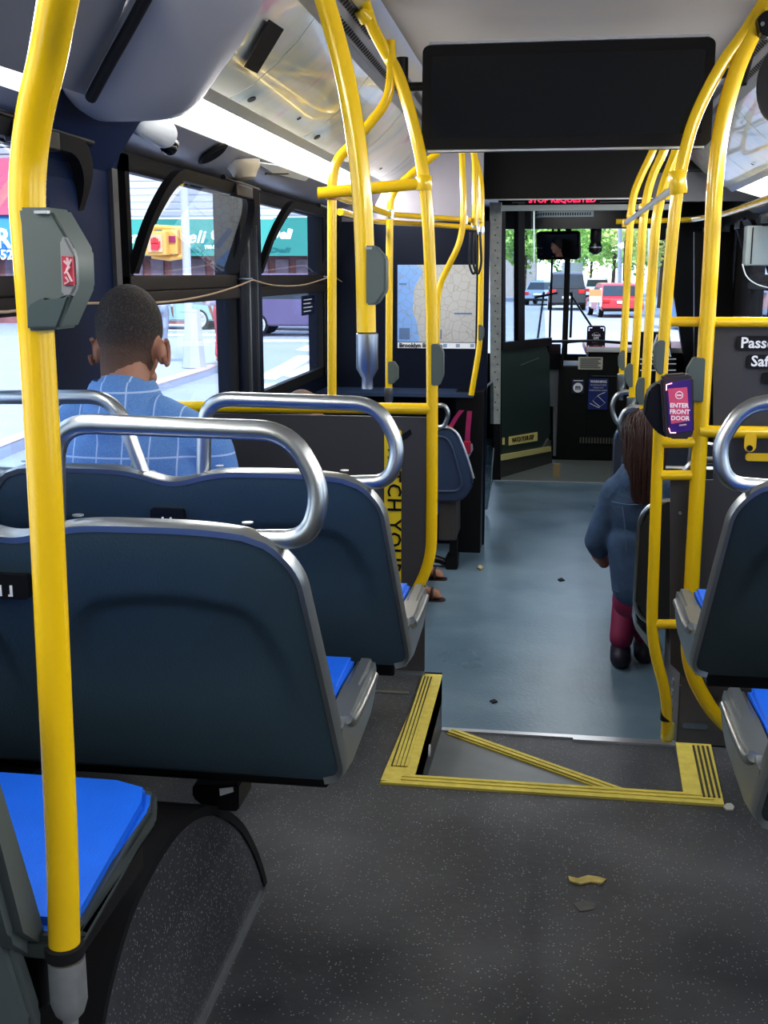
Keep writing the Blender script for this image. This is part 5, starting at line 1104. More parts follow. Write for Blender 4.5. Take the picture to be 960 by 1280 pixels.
for f,s in ((f1,1),(f2,-1)):
    kn=Vector((-.66,(f.y+hy)/2+.05*s,.22)); sp+= [('c',(hx+.05,hy+.07*s,.22),kn,.07,.055),('c',kn,(f.x-.05,f.y,ZF+.09),.05,.032),('c',(f.x-.06,f.y,ZF+.05),(f.x+.03,f.y-.0,ZF+.03),.03,.024)]
    for k in range(5): sp.append(('c',(f.x+.02,f.y+.010*(k-2),ZF+.026),(f.x+.055-.004*abs(k-1),f.y+.011*(k-2),ZF+.02),.009,.007))
obj('body',blobs(sp,.0075,3),SKIN,wmn)
bm=blobs([('s',(hx-.01,hy,hzz+.015),(.088,.082,.10)),('c',(hx-.03,hy,hzz),(hx-.05,hy,hzz-.16),.075,.06)],.008,2); bmesh.ops.bisect_plane(bm,geom=bm.verts[:]+bm.edges[:]+bm.faces[:],plane_co=(hx+.05,hy,hzz+.02),plane_no=Vector((.8,0,-.5)).normalized(),clear_outer=True); obj('hair',bm,HAIRL,wmn)
bm=blobs([('s',(hx,hy,hzz-.30),(.11,.17,.16)),('c',(hx+.05,hy,.25),(-.72,hy+.15,.22),.15,.12)],.012,3); obj('dress',bm,mat('dark_dress',(.03,.03,.04),.8),wmn)
for f in (f1,f2):
    bm=B(); plate(bm,Matrix.Translation((f.x-.005,f.y,ZF+.004))@Matrix.Rotation(R(90),4,'X')@Matrix.Translation((0,-.012,0)),.16,.065,.014,.028); 
    tube(bm,smoothpath([(f.x+.01,f.y-.035,ZF+.015),(f.x+.01,f.y-.02,ZF+.055),(f.x+.01,f.y+.02,ZF+.055),(f.x+.01,f.y+.035,ZF+.015)],4),.006,8)
    tube(bm,smoothpath([(f.x-.05,f.y-.035,ZF+.015),(f.x-.05,f.y-.025,ZF+.075),(f.x-.05,f.y+.025,ZF+.075),(f.x-.05,f.y+.035,ZF+.015)],4),.006,8)
    obj('sandal',bm,mat('sandal_brown',(.05,.02,.015),.5),wmn)
# girl in denim jacket
Yg=4.28
gl=thing('person','brown-haired passenger in denim jacket and magenta leggings sitting at the right aisle edge','person',PY(790,840,4.4))
G=lambda x,y,Y=Yg: PY(x,y,Y)
head=G(806,548,4.26); 
hip=G(800,745,4.22); chest=G(792,640,4.24); shl=G(768,612,4.25); shr=G(836,612,4.25); elb=G(745,676,4.27); hand=G(755,703,4.33)
kneeL=G(786,728,4.62); ankL=Vector((G(776,825,4.44).x,4.47,ZF+.07)); 
ankR=Vector((ankL.x+.10,4.55,ZF+.07)); kneeR=kneeL+Vector((.14,.04,0))
sp=[('s',head,(.075,.088,.098)),('s',head+Vector((-.01,.04,-.05)),(.05,.05,.05)),('s',head+Vector((-.01,.092,-.015)),(.012,.016,.018)),('c',head+Vector((0,-.01,-.08)),chest+Vector((.01,0,.12)),.04,.045),('s',chest+Vector((.012,0,0)),(.105,.06,.13)),('s',(chest+hip)/2+Vector((.012,0,0)),(.09,.06,.12)),('s',hip+Vector((.01,.01,0)),(.09,.07,.07)),
 ('c',shl,elb,.038,.032),('c',elb,hand,.032,.024),('c',shr,shr+Vector((.03,.05,-.2)),.042,.035),('c',shr+Vector((.03,.05,-.2)),hip+Vector((.05,.25,.1)),.034,.024),
 ('s',hand+Vector((-.01,.03,0)),(.022,.035,.018)),
 ('c',hip+Vector((-.035,.03,-.01)),kneeL,.060,.050),('c',hip+Vector((.06,.03,0)),kneeR,.06,.05),('c',kneeL,ankL,.048,.032),('c',kneeR,ankR,.052,.032),('c',ankL,ankL+Vector((0,.14,-.04)),.035,.024),('c',ankR,ankR+Vector((0,.14,-.04)),.035,.024)]
for k in range(4): sp.append(('c',hand+Vector((-.022+.010*k,.05,0)),hand+Vector((-.026+.011*k,.085-.004*abs(k-1),-.012)),.008,.006))
sp.append(('c',hand+Vector((-.028,.02,.004)),hand+Vector((-.042,.05,.008)),.009,.007))
obj('body',blobs(sp,.007,3),SKIND,gl)
hw=elb+Vector((.0,.02,-.03)); 
js=[('c',shl+Vector((.012,0,-.005)),elb,.060,.046),('c',elb,(elb*.6+hand*.4),.046,.040),('c',shr,shr+Vector((.03,.05,-.2)),.058,.05),('c',shl+Vector((.03,-.01,.01)),shr+Vector((-.02,-.01,.01)),.056,.056),('s',chest+Vector((.022,0,.02)),(.125,.085,.155)),('s',(chest+hip)/2+Vector((.025,0,-.02)),(.100,.085,.15)),('s',hip+Vector((.02,-.01,.03)),(.108,.10,.085)),('c',chest+Vector((-.02,-.02,-.12)),hip+Vector((-.03,-.02,.04)),.075,.08),('c',head+Vector((-.01,-.02,-.10)),chest+Vector((.0,0,.12)),.062,.08)]
jk=obj('denim_jacket',blobs(js,.0085,4),DENIM,gl)
bm=B() # seams on the back
yb_=Yg-.115
def onback(x,y): 
    p=G(x,y,4.135); return p
for q in ([(765,628),(790,632),(838,628)],[(778,634),(783,680),(782,730)],[(806,634),(804,680),(800,735)],[(765,738),(792,745),(830,740)]): tube(bm,smoothpath([onback(*p)+Vector((0,.012,0)) for p in q],4),.0026,6)
obj('seams',bm,mat('denim_seam',(.10,.15,.23),.8),gl)
hs=[('s',head+Vector((0,-.012,.012)),(.086,.096,.103)),('c',head+Vector((.0,-.03,.0)),head+Vector((-.0,-.065,-.17)),.084,.045)]
bm=blobs(hs,.007,2); bmesh.ops.bisect_plane(bm,geom=bm.verts[:]+bm.edges[:]+bm.faces[:],plane_co=head+Vector((0,.055,.02)),plane_no=Vector((0,.85,-.4)).normalized(),clear_outer=True); obj('hair',bm,HAIRB,gl)
ls=[('c',hip+Vector((-.035,.0,-.02)),kneeL,.070,.060),('c',hip+Vector((.06,.0,0)),kneeR,.085,.062),('c',kneeL,ankL+Vector((0,0,.05)),.062,.048),('c',kneeR,ankR+Vector((0,0,.05)),.066,.048)]
obj('leggings',blobs(ls,.008,3),MAGENTA,gl)
bm=B(); rnd=random.Random(3)
for k in range(230):
    th_=R(rnd.uniform(-205,25)); el=rnd.uniform(.25,1.25); P_=[]
    d0=Vector((math.cos(th_)*math.cos(el)*.089,math.sin(th_)*math.cos(el)*.099-.012,.012+.106*math.sin(el)))
    for q_ in range(6):
        f_=q_/5; e2_=el*(1-f_)-.5*f_; rr_=math.cos(e2_); sq=1-.25*f_
        P_.append(head+Vector((math.cos(th_)*rr_*.090*sq+rnd.gauss(0,.002),math.sin(th_)*rr_*.10-.012-.02*f_,.012+.107*math.sin(e2_)-.19*f_*f_)))
    tube(bm,smoothpath(P_,2),.0030,4,r2=.0012)
obj('hair_strands',bm,HAIRB,gl)
for nm,a_ in (('shoe',ankL),('shoe',ankR)):
    bm=blobs([('c',a_+Vector((0,-.02,-.028)),a_+Vector((0,.14,-.038)),.044,.034),('c',a_,a_+Vector((0,0,-.02)),.042,.042)],.007,2); bmesh.ops.bisect_plane(bm,geom=bm.verts[:]+bm.edges[:]+bm.faces[:],plane_co=(0,0,ZF+.004),plane_no=(0,0,-1),clear_outer=True); obj('shoe',bm,mat('dark_shoe',(.02,.015,.03),.5),gl)
# driver
dv=thing('person','bus driver in navy vest and pale shirt seen only in the interior mirror','person',(-.86,9.25,.2))
d=drv
sp=[('s',d,(.08,.095,.11)),('s',d+Vector((0,.02,-.06)),(.06,.07,.06)),('s',d+Vector((0,.1,-.01)),(.014,.02,.025)),('c',d+Vector((0,-.02,-.1)),d+Vector((0,-.03,-.2)),.05,.06),('s',d+Vector((0,-.03,-.38)),(.17,.1,.2)),('s',d+Vector((0,-.02,-.6)),(.16,.12,.14)),
 ('c',d+Vector((-.18,0,-.26)),d+Vector((-.22,.12,-.5)),.05,.04),('c',d+Vector((-.22,.12,-.5)),d+Vector((-.14,.38,-.42)),.04,.028),('c',d+Vector((.18,0,-.26)),d+Vector((.22,.12,-.5)),.05,.04),('c',d+Vector((.22,.12,-.5)),d+Vector((.14,.38,-.42)),.04,.028),
 ('c',d+Vector((-.09,0,-.68)),d+Vector((-.1,.42,-.68)),.08,.06),('c',d+Vector((.09,0,-.68)),d+Vector((.1,.42,-.68)),.08,.06),('c',d+Vector((-.1,.42,-.68)),d+Vector((-.1,.5,-1.1)),.055,.04),('c',d+Vector((.1,.42,-.68)),d+Vector((.1,.5,-1.1)),.055,.04)]
obj('body',blobs(sp,.012,3),SKIN,dv)
bm=blobs([('s',d+Vector((0,-.01,.02)),(.088,.1,.108))],.01,2); bmesh.ops.bisect_plane(bm,geom=bm.verts[:]+bm.edges[:]+bm.faces[:],plane_co=d+Vector((0,.05,.03)),plane_no=Vector((0,.8,-.6)).normalized(),clear_outer=True); obj('hair',bm,BLACKM,dv)
obj('shirt',blobs([('s',d+Vector((0,-.03,-.37)),(.19,.12,.2)),('c',d+Vector((-.17,0,-.26)),d+Vector((-.22,.12,-.5)),.064,.055),('c',d+Vector((.17,0,-.26)),d+Vector((.22,.12,-.5)),.064,.055),('c',d+Vector((-.22,.12,-.5)),d+Vector((-.15,.34,-.43)),.052,.04),('c',d+Vector((.22,.12,-.5)),d+Vector((.15,.34,-.43)),.052,.04)],.012,3),mat('pale_shirt',(.5,.6,.72),.8),dv)
obj('vest',blobs([('s',d+Vector((0,-.02,-.38)),(.17,.145,.205)),('s',d+Vector((0,-.01,-.58)),(.18,.145,.16))],.012,3),mat('navy_vest',(.02,.05,.13),.8),dv)
obj('trousers',blobs([('c',d+Vector((-.09,0,-.68)),d+Vector((-.1,.42,-.68)),.095,.07),('c',d+Vector((.09,0,-.68)),d+Vector((.1,.42,-.68)),.095,.07),('c',d+Vector((-.1,.42,-.68)),d+Vector((-.1,.5,-1.1)),.066,.055),('c',d+Vector((.1,.42,-.68)),d+Vector((.1,.5,-1.1)),.066,.055)],.014,2),MT['navy_trousers'],dv)
t=thing('driver_chair','black driver seat behind the driver partition','seat',(drv.x,9.1,ZF)); bm=B(); box(bm,drv.x-.24,drv.x+.24,8.88,8.98,.62,1.32,.04); obj('backrest',bm,BLACKM,t); bm=B(); box(bm,drv.x-.24,drv.x+.24,9.0,9.55,.42,.55,.04); obj('cushion',bm,BLACKM,t); bm=B(); box(bm,drv.x-.12,drv.x+.12,9.1,9.4,ZF,.42); obj('pedestal',bm,BLACK,t)
# =============================================================== EXTERIOR
ZG=-.55
bm=B(); poly(bm,[(-120,-40,ZG),(120,-40,ZG),(120,260,ZG),(-120,260,ZG)]); struct('ground',bm,mat('asphalt',(.36,.38,.45),.8,0,.12,.6))
def gpoly(pts,z): return [PZ(x,y,ZG)+Vector((0,0,z)) for x,y in pts]
bm=B(); prism(bm,gpoly([(-60,600),(120,525),(200,490),(262,470),(292,456),(296,446),(285,437),(230,428),(-60,424)],.0),(0,0,.12)); sw=struct('sidewalk',bm,mat('sidewalk_concrete',(.42,.43,.50),.85,0,.1,1.5))
bm=B(); 
e=gpoly([(-60,600),(120,525),(200,490),(262,470),(292,456),(296,446)],.125); e2=gpoly([(-60,590),(120,517),(200,483),(262,464),(288,451),(291,443)],.125)
for i in range(5): prism(bm,[e[i],e[i+1],e2[i+1],e2[i]],(0,0,.01))
struct('curb',bm,mat('curb_tan',(.55,.42,.36),.8))
def stripes(label,quads,m=WHITEP):
    t=thing('crosswalk',label,'crosswalk',PZ(*quads[0][0],ZG)); bm=B()
    for q in quads: prism(bm,gpoly(q,.004),(0,0,.006))
    obj('painted_bars',bm,mat('road_paint',(.75,.77,.82),.7),t)
stripes('white zebra crossing bars behind the signal pole at left',[[(170,y),(400,y),(400,y+2.4),(168,y+2.6)] for y in (405,411,417.5,425,433)][:4])
stripes('broad diagonal white crossing bars outside the second left window',[[(318,474),(372,445),(396,445),(345,475)],[(352,470),(402,449),(430,449),(385,475)],[(300,492),(325,480),(350,480),(320,500)],[(404,472),(436,452),(462,452),(440,476)],[(370,438),(384,432),(400,432),(392,440)]])
# shop across the street
YSH=42
def box_px(bm,x0,x1,y0,y1,Y,th=.3,bev=0):
    a=PY(x0,y0,Y); b=PY(x1,y1,Y); box(bm,a.x,b.x,Y,Y+th,b.z,a.z,bev)
t=thing('corner_shop','corner delicatessen building with white siding and green awning across the street','building',(PY(200,400,YSH).x,YSH,ZG))
bm=B(); box_px(bm,-160,400,-60,276,YSH,6); obj('upper_wall',bm,mat('white_siding',(.62,.65,.72),.7),t)
bm=B()
for k in range(14): box_px(bm,-160,400,150+k*9,151.2+k*9,YSH-.05,.06)
obj('siding_lines',bm,mat('siding_shadow',(.36,.38,.44),.8),t)
bm=B(); box_px(bm,-160,452,318,410,YSH,6); obj('shop_front',bm,mat('shopfront_mixed',(.28,.12,.12),.6,0,.9,1.2),t)
bm=B()
for k,x in enumerate(range(-150,440,26)): box_px(bm,x,x+17,324,352,YSH-.08,.06)
obj('shop_windows',bm,mat('shop_windows_mixed',(.22,.16,.22),.3,0,.95,2.0),t)
aw=lambda x,y,dy: PY(x,y,YSH-dy)
bm=B(); q0=[aw(130,274,0),aw(352,274,0),aw(430,322,.0)]; 
prism(bm,[PY(60,274,YSH),PY(350,274,YSH),PY(350,320,YSH-1.2),PY(60,320,YSH-1.2)],(0,.1,0)); prism(bm,[PY(342,272,YSH),PY(352,272,YSH),PY(384,320,YSH-1.2),PY(330,320,YSH-1.2)],(0,.1,0)); prism(bm,[PY(384,276,YSH),PY(405,276,YSH),PY(452,322,YSH-1.2),PY(384,322,YSH-1.2)],(0,.1,0)); prism(bm,[PY(350,272,YSH),PY(396,272,YSH),PY(420,320,YSH-1.2),PY(350,320,YSH-1.2)],(0,.1,0))
awn=obj('awning',bm,mat('green_awning',(.02,.19,.17),.6),t,'green awning with white lettering')
bm=B(); prism(bm,[PY(-200,252,YSH),PY(58,268,YSH),PY(58,322,YSH-1.2),PY(-200,322,YSH-1.2)],(0,.1,0)); aw2=obj('awning',bm,mat('blue_awning',(.05,.25,.55),.6),t,'blue awning with white lettering')
text('Farmers Deli',Matrix.Translation(PY(194,297,YSH-1.35)),.62,WHITEP,awn,bold=.012,shear=.3,sx=1.08,sp=1.05,ext=.02)
text('718-599-0684',Matrix.Translation(PY(272,309,YSH-1.45)),.17,WHITEP,awn,bold=.01,ext=.02)
text('Deli',Matrix.Translation(PY(350,293,YSH-1.45)),.48,WHITEP,awn,bold=.02,shear=.3,ext=.02)
text('RI',Matrix.Translation(PY(8,299,YSH-1.35)),1.0,WHITEP,aw2,bold=.03,ext=.02); text('6-52',Matrix.Translation(PY(2,319,YSH-1.45)),.5,WHITEP,aw2,bold=.01,ext=.02)
bm=B(); prism(bm,[PY(x,y,YSH-1.3) for x,y in ((264,291),(268,286),(275,287),(280,285),(286,290),(284,300),(268,301),(264,297))],(0,.05,0)); 
obj('white_emblem',bm,WHITEP,awn)
bm=B(); box_px(bm,-160,58,200,268,YSH-.3,.3); obj('red_sign_wall',bm,mat('red_wall',(.55,.12,.2),.6),t)
bm=B(); box_px(bm,400,470,150,330,YSH+3,6); obj('side_wall',bm,mat('grey_bluish_wall',(.40,.43,.50),.7,0,.2,.5),t)
# signal pole
Yp_=21.0
t=thing('signal_pole','grey street pole with flared base on the sidewalk at left','pole',PZ(240,462,ZG))
cx=PY(241,400,Yp_).x; wpx=lambda n: n*Yp_/1400*1.03
bm=B(); lathe(bm,[(wpx(16),0),(wpx(14.5),.15),(wpx(11.5),.7),(wpx(9.5),1.1)],(cx,Yp_,PY(240,459,Yp_).z),(0,0,1),8); obj('flared_base',bm,mat('pole_grey_lilac',(.45,.47,.58),.6),t)
bm=B(); lathe(bm,[(wpx(5.5),0),(wpx(4.2),7)],(PY(236,400,Yp_).x,Yp_,PY(240,459,Yp_).z+.5),(0,0,1),16); obj('shaft',bm,MT['pole_grey_lilac'],t)
t=thing('pedestrian_signal','yellow pedestrian signal box showing a red hand, on the street pole','signal',PY(206,320,Yp_-.1))
bm=B(); box_px(bm,180,208,289,319,Yp_-.3,.4,.02); box_px(bm,202,222,287,318,Yp_-.1,.4,.02); obj('housing',bm,mat('signal_yellow',(.72,.42,.12),.5),t)
bm=B(); box_px(bm,184,203,293,315,Yp_-.33,.03); obj('face',bm,mat('signal_face',(.75,.45,.30),.4),t)
c=PY(193,305,Yp_-.36); bm=B(); box(bm,c.x-.07,c.x+.07,c.y,c.y+.02,c.z-.11,c.z+.02)
for k in range(4): box(bm,c.x-.07+.037*k,c.x-.07+.037*k+.026,c.y,c.y+.02,c.z,c.z+.13-.02*abs(k-1.5))
box(bm,c.x+.07,c.x+.105,c.y,c.y+.02,c.z-.06,c.z+.05); obj('hand_symbol',bm,mat('signal_red',(.60,.04,.06),.5,emit=.3),t)
bm=B(); box_px(bm,210,219,295,303,Yp_-.13,.03); obj('side_lens',bm,mat('lens_maroon',(.3,.03,.12),.4),t)
bm=B(); tube(bm,[PY(190,288,Yp_),PY(195,284,Yp_),PY(228,286,Yp_)],.05,8); tube(bm,[PY(190,320,Yp_),PY(212,323,Yp_),PY(232,320,Yp_)],.05,8); tube(bm,[PY(226,284,Yp_),PY(229,300,Yp_),PY(229,322,Yp_)],.05,8); obj('bracket',bm,MT['signal_yellow'],t)
# cars
def car(label,cx,Y,col,L=4.6,W=1.85,H=1.5,rot=0,kind='sedan',z=ZG,group=None,rear=True):
    t=thing('car' if kind!='truck' else 'box_truck',label,'car' if kind!='truck' else 'truck',(0,0,0),group)
    pm=mat('paint_%02d%02d%02d'%tuple(int(c*99) for c in col),col,.3,0,.03,3,coat=.5)
    hl=L/2
    body=[(-hl,.32),(-hl+.03,.62),(-hl+.1,H*.56),(-hl*.55,H*.60),(hl*.45,H*.60),(hl*.92,H*.53),(hl,.6),(hl,.32)]
    bm=B(); prism(bm,[(x,-W/2,zz) for x,zz in body],(0,W,0),.05); obj('body',bm,pm,t)
    if kind=='suv': gh=[(-hl+.12,H*.57),(-hl+.30,H*.93),(-hl+.6,H),(hl*.15,H),(hl*.30,H*.95),(hl*.58,H*.58)]
    else: gh=[(-hl*.78,H*.58),(-hl*.48,H*.95),(-hl*.2,H),(hl*.05,H),(hl*.2,H*.94),(hl*.52,H*.58)]
    g_=bmesh.new(); prism(g_,[(x,-W/2+.06,zz) for x,zz in gh],(0,W-.12,0))
    for v in g_.verts: v.co.y*=1-.16*max(0,(v.co.z-H*.58)/(H*.42))
    obj('cabin',g_,pm,t)
    g_=B()
    n=len(gh)
    for s in (-1,1):
        a=[Vector((x*(.90) if True else x,s*((W/2-.055)*(1-.16*max(0,(zz-H*.58)/(H*.42)))),H*.60+(zz-H*.60)*.84)) for x,zz in gh]
        prism(g_,a,(0,s*.012,0))
    r0=Vector((gh[0][0],0,gh[0][1])); r1=Vector((gh[1][0],0,gh[1][1]))
    for (e0,e1,sg) in ((gh[0],gh[1],-1),(gh[-1],gh[-2],1)):
        p0=Vector((e0[0],0,e0[1])); p1=Vector((e1[0],0,e1[1])); q0=p0.lerp(p1,.12); q1=p0.lerp(p1,.9); w0=W/2-.14; w1=(W/2-.14)*.86; o_=Vector((sg*.012,0,.004))
        poly(g_,[q0+o_+Vector((0,-w0,0)),q0+o_+Vector((0,w0,0)),q1+o_+Vector((0,w1,0)),q1+o_+Vector((0,-w1,0))])
    obj('window_glass',g_,mat('car_glass',(.03,.04,.05),.12),t)
    for sx in (-.62,.62):
        for s in (-1,1):
            g_=B(); lathe(g_,[(.30,-.11),(.36,-.10),(.36,.10),(.30,.11)],(sx*hl,s*(W/2-.1),.36),(0,s,0),24); wh=obj('wheel',g_,BLACKM,t)
            g_=B(); lathe(g_,[(.06,.125),(.08,.118)],(sx*hl,s*(W/2-.1),.36),(0,s,0),12)
            for k in range(8):
                a_=k*math.pi/4; tube(g_,[Vector((sx*hl,s*(W/2+.018),.36)),Vector((sx*hl+.26*math.cos(a_),s*(W/2+.018),.36+.26*math.sin(a_)))],.022,6)
            lathe(g_,[(.24,.112),(.27,.118),(.29,.112)],(sx*hl,s*(W/2-.1),.36),(0,s,0),20); obj('rim',g_,mat('rim_silver',(.6,.62,.66),.4,.3),wh)
    g_=B()
    for s in (-1,1): box(g_,-hl-.01,-hl+.08,*sorted((s*W*.30,s*W*.46)),H*.44,H*.54,.02)
    obj('tail_lights',g_,mat('tail_red',(.6,.02,.02),.3,emit=.4),t)
    g_=B(); box(g_,-hl-.015,-hl,-.26,.26,.62,.74); obj('number_plate',g_,WHITE,t)
    g_=B(); box(g_,-hl-.03,-hl+.1,-W/2+.05,W/2-.05,.28,.42,.03); obj('bumper',g_,FRAME,t)
    t.location=(cx,Y,z); t.rotation_euler=(0,0,rot); return t
c=PY(389,420,35); car('purple-grey sport utility vehicle crossing outside the second left window',c.x,35,(.13,.10,.20),5.0,1.95,1.9,R(3),'suv')
c=PY(190,400,37); car('pale teal car seen behind the man and the street pole',c.x,38.3,(.28,.42,.45),4.6,1.85,1.5,R(3))
c=PY(272,400,36); car('white car behind the street pole at left',c.x+2.2,38.3,(.7,.73,.78),4.6,1.85,1.5,R(0))
c=PY(708,385,62); car('black sport utility vehicle ahead, seen from behind through the windshield centre',c.x,63,(.01,.012,.02),4.8,1.95,2.0,R(90),'suv')
c=PY(768,388,52); car('red car ahead seen through the right half of the windshield',c.x,53,(.45,.01,.02),4.6,1.85,1.5,R(97))
c=PY(680,375,70); car('silver blue car far ahead left of the windshield divider',c.x,72,(.25,.33,.42),4.5,1.85,1.5,R(80))
c=PY(748,372,80); car('distant pale car between black and red vehicles',c.x,84,(.5,.55,.6),4.5,1.85,1.6,R(90))
# box truck
t=thing('box_truck','pale box truck ahead of the black vehicle','truck',PY(712,365,75)); a=PY(703,328,75); b=PY(728,356,75); bm=B(); box(bm,a.x,b.x,75,80,b.z-.6,a.z,.05); obj('cargo_box',bm,mat('truck_pale',(.50,.52,.50),.6),t)
bm=B()
for s in (a.x+.2,b.x-.2): lathe(bm,[(.42,-.15),(.42,.15)],(s,75.8,ZG+.42),(1,0,0),16)
obj('wheels',bm,BLACKM,t)
# orange barrier & kiosk & blue bus
t=thing('construction_barrier','small orange and white construction barrier in the road ahead','barrier',PY(742,377,50)); bm=B(); box_px(bm,737,752,362,370,50,.3); obj('orange_board',bm,mat('orange_board',(.65,.25,.10),.6),t); bm=B(); box_px(bm,737,752,370,378,50,.25); obj('white_board',bm,mat('board_tan',(.6,.42,.3),.6),t); bm=B(); box_px(bm,737,739,360,383,50.1,.1); box_px(bm,750,752,360,383,50.1,.1); obj('legs',bm,WHITE,t)
t=thing('blue_kiosk','tall blue panelled kiosk at the kerb beyond the right-hand poles','kiosk',PY(858,385,40)); bm=B(); box_px(bm,848,885,332,408.5,40,2); obj('body',bm,mat('kiosk_blue',(.05,.25,.62),.5),t); bm=B()
for k in range(3): box_px(bm,851,866,350+k*11,356+k*11,39.95,.05)
obj('panels',bm,mat('kiosk_pale',(.45,.65,.85),.5),t)
bm=B(); box_px(bm,848,885,330,334,39.9,2.2); obj('roof_edge',bm,WHITE,t)
t=thing('stone_building','beige stone building behind the trees on the right of the road','building',PY(860,370,75)); bm=B(); box_px(bm,852,1100,120,392,90,14); obj('wall',bm,mat('beige_stone',(.42,.37,.33),.8,0,.15,.3),t)
for yy in (170,215,260,305):
    for xx in range(850,1080,30):
        bm=B(); box_px(bm,xx+8,xx+22,yy,yy+24,89.9,.2); obj('window',bm,mat('dark_panes',(.08,.10,.13),.2),t)
t=thing('brick_building','reddish brick building outside the right side windows','building',PY(1000,370,40)); bm=B(); box_px(bm,900,1500,-100,388,48,8); obj('wall',bm,mat('mauve_brick',(.36,.24,.25),.8,0,.15,2),t)
for yy in (190,262,330):
    for xx in range(908,1200,34):
        bm=B(); box_px(bm,xx,xx+18,yy,yy+36,47.8,.3); obj('window',bm,mat('blue_grey_panes',(.25,.30,.42),.2),t)
t=thing('row_building','pale row building seen through the front left of the bus','building',PY(560,370,90)); bm=B(); box_px(bm,455,668,180,372,95,12); obj('wall',bm,mat('pale_brick',(.46,.42,.40),.8,0,.15,.5),t)
for yy in (210,255,300):
    for xx in range(464,660,24):
        bm=B(); box_px(bm,xx,xx+11,yy,yy+20,94.8,.3); obj('window',bm,MT['dark_panes'],t)
# street light ahead
t=thing('street_light','pale street light pole beyond the red car','street light',PY(776,380,60)); bm=B(); tube(bm,fillet([PY(774,385,60),PY(776,200,60),PY(750,180,60)],.8),.11,10); obj('pole',bm,mat('pale_pole',(.5,.52,.52),.6),t)
t=thing('street_light','grey pole standing near the kiosk beyond the right poles','street light',PY(812,385,45)); bm=B(); tube(bm,[PY(812,385,45),PY(813,200,45)],.09,10); obj('pole',bm,MT['pale_pole'],t)
# trees
def tree(label,px,Y,zc,r,n,m,base=None):
    c=PY(px,342,Y); t=thing('tree',label,'tree',(c.x,Y,ZG),'street trees ahead')
    bm=B(); tube(bm,[(c.x,Y,ZG),(c.x+.1,Y,zc-r*.5),(c.x,Y,zc)],.14,10,r2=.07)
    for k in range(6):
        a_=k*1.05; tube(bm,[(c.x,Y,zc-r*.5),(c.x+math.cos(a_)*r*.6,Y+math.sin(a_)*r*.6,zc+r*.25*math.sin(k))],.05,6,r2=.02)
    obj('trunk',bm,mat('bark',(.10,.07,.05),.9),t)
    bm=B(); rnd=random.Random(px)
    for _ in range(n):
        while True:
            v=Vector((rnd.uniform(-1,1),rnd.uniform(-1,1),rnd.uniform(-1,1)))
            if .35<v.length<1: break
        v*=1+.25*math.sin(v.x*7+v.z*5)*math.cos(v.y*6); p=Vector((c.x,Y,zc))+Vector((v.x*r,v.y*r,v.z*r*.8)); s=rnd.uniform(.08,.20)*(r/3)**.5
        a_=Vector((rnd.gauss(0,1),rnd.gauss(0,1),rnd.gauss(0,1))).normalized(); b_=a_.orthogonal().normalized()
        poly(bm,[p-a_*s,p+b_*s*.6,p+a_*s,p-b_*s*.6])
    obj('foliage',bm,m,t)
LG=mat('leaf_bright_green',(.45,.66,.20),.7,0,.35,.8); LG2=mat('leaf_green',(.26,.50,.15),.7,0,.4,.8); LY=mat('leaf_yellow_green',(.68,.72,.28),.7,0,.3,.8)
tree('bright green tree ahead left of the windshield divider',655,79,4.8,3.6,5000,LG)
tree('mid green tree immediately right of the divider ahead',706,84,5.0,3.9,5000,LG2)
tree('yellow-green tree in the middle of the windshield',738,106,5.2,4.1,5000,LY)
tree('tall green tree behind the farthest right pole',766,74,4.6,3.4,5000,LG)
tree('green tree between the right-hand poles ahead',800,84,4.6,3.6,5000,LG2)
tree('pale yellow-green tree beside the kiosk ahead',826,66,4.4,3.2,4500,LY)
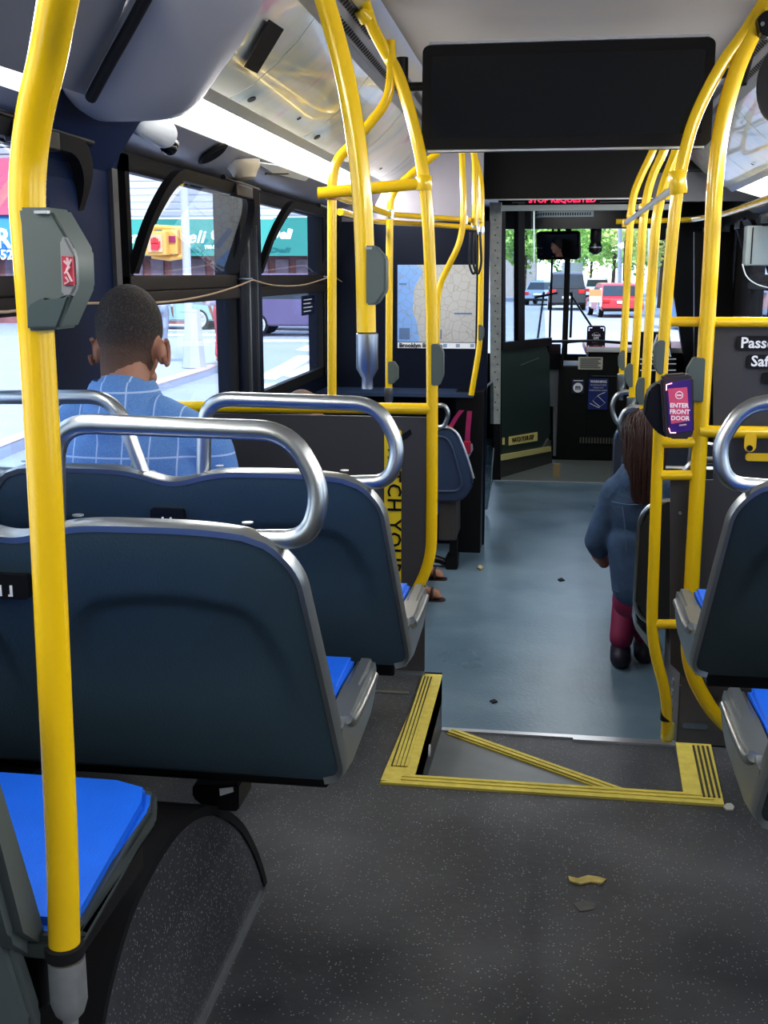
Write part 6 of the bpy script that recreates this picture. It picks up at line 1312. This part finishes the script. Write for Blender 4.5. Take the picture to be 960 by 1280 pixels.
# pedestrians
def walker(label,px,py,Y,h,cols,lean=0):
    f=PY(px,py,Y); s=h/1.72; t=thing('person',label,'person',(f.x,Y,f.z)); z=f.z; x=f.x
    V=lambda dx,dy,dz: (x+dx*s,Y+dy*s,z+dz*s)
    sp=[('s',V(0,0,1.60),(.075*s,.09*s,.11*s)),('c',V(0,0,1.48),V(0,0,1.38),.05*s,.06*s),('s',V(0,0,1.22),(.17*s,.1*s,.22*s)),('s',V(0,0,.98),(.15*s,.1*s,.13*s)),('c',V(-.08,0,.92),V(-.09,.10,.5),.08*s,.055*s),('c',V(-.09,.10,.5),V(-.1,.0,.08),.05*s,.035*s),('c',V(.08,0,.92),V(.1,-.1,.5),.08*s,.055*s),('c',V(.1,-.1,.5),V(.1,-.18,.08),.05*s,.035*s),('c',V(-.1,-.02,.04),V(-.12,.14,.03),.035*s,.03*s),('c',V(.1,-.2,.04),V(.1,-.06,.03),.035*s,.03*s),
     ('c',V(-.2,0,1.36),V(-.25,.0,1.08),.045*s,.04*s),('c',V(-.25,0,1.08),V(-.22,.12,.85),.035*s,.028*s),('c',V(.2,0,1.36),V(.25,.0,1.08),.045*s,.04*s),('c',V(.25,0,1.08),V(.22,.12,.85),.035*s,.028*s),('s',V(-.22,.15,.8),(.02*s,.03*s,.04*s)),('s',V(.22,.15,.8),(.02*s,.03*s,.04*s))]
    obj('body',blobs(sp,.022,2),SKIN,t)
    obj('top',blobs([('s',V(0,0,1.22),(.2*s,.13*s,.24*s)),('c',V(-.2,0,1.36),V(-.25,.0,1.08),.06*s,.055*s),('c',V(.2,0,1.36),V(.25,.0,1.08),.06*s,.055*s)],.025,2),cols[0],t)
    obj('trousers',blobs([('s',V(0,0,.97),(.17*s,.125*s,.13*s)),('c',V(-.08,0,.92),V(-.09,.10,.5),.095*s,.07*s),('c',V(-.09,.10,.5),V(-.1,.0,.14),.066*s,.055*s),('c',V(.08,0,.92),V(.1,-.1,.5),.095*s,.07*s),('c',V(.1,-.1,.5),V(.1,-.18,.14),.066*s,.055*s)],.022,2),cols[1],t)
    obj('hair',blobs([('s',V(0,-.015,1.64),(.085*s,.09*s,.10*s))],.02,1),BLACKM,t)
walker('pedestrian in red trousers and pale top on the sidewalk outside the left window',279,452,21,1.75,(mat('lilac_top',(.45,.4,.55),.8),mat('red_trousers',(.55,.10,.13),.8)))
walker('pedestrian in grey seen at the edge of the man head outside',205,436,27,1.7,(mat('pale_grey_top',(.5,.52,.58),.8),mat('grey_trousers',(.2,.22,.28),.8)))
# =============================================================== LIGHT, WORLD, CAMERA
w=bpy.data.worlds.new('w'); bpy.context.scene.world=w; w.use_nodes=True; nt=w.node_tree; bg=nt.nodes['Background']
tc=nt.nodes.new('ShaderNodeTexCoord'); sx=nt.nodes.new('ShaderNodeSeparateXYZ'); nt.links.new(tc.outputs['Generated'],sx.inputs[0])
rp=nt.nodes.new('ShaderNodeValToRGB'); rp.color_ramp.elements[0].position=.0; rp.color_ramp.elements[0].color=(.88,.94,1,1); rp.color_ramp.elements[1].position=.8; rp.color_ramp.elements[1].color=(.45,.65,1,1)
nt.links.new(sx.outputs[2],rp.inputs[0]); nt.links.new(rp.outputs[0],bg.inputs[0]); bg.inputs[1].default_value=3.0
sl=bpy.data.lights.new('sun','SUN'); sl.energy=5.5; sl.angle=R(4); sl.color=(1,.96,.9); so=bpy.data.objects.new('sun',sl); C.objects.link(so); so.rotation_euler=(R(38),R(8),R(12))
def area(name,loc,sx_,sy_,e,rot=(0,0,0),col=(1,1,1)):
    l=bpy.data.lights.new(name,'AREA'); l.shape='RECTANGLE'; l.size=sx_; l.size_y=sy_; l.energy=e; l.color=col; o=bpy.data.objects.new(name,l); C.objects.link(o); o.location=loc; o.rotation_euler=rot; return o
# the tube lamps behind the two light strips
area('strip_lamp',(-.99,2.9,1.775),.09,7.5,58,(0,R(-62),0),(1,.98,.95))
area('strip_lamp',(1.06,2.9,1.775),.09,7.5,58,(0,R(62),0),(1,.98,.95))
area('front_fill',(.2,8.7,1.93),.5,.5,14)  # added fill light that brightens the driver area, no visible fitting
cd=bpy.data.cameras.new('camera'); co=bpy.data.objects.new('camera',cd); C.objects.link(co)
co.location=(0,0,EYE); co.rotation_euler=(math.pi/2-TH,0,PS)
cd.sensor_fit='VERTICAL'; cd.sensor_height=36; cd.lens=36*F/1280; cd.clip_start=.05; cd.clip_end=600
sc_=bpy.context.scene; sc_.camera=co
sc_.view_settings.view_transform='Standard'; sc_.view_settings.look='None'; sc_.view_settings.exposure=.12; sc_.view_settings.gamma=.86
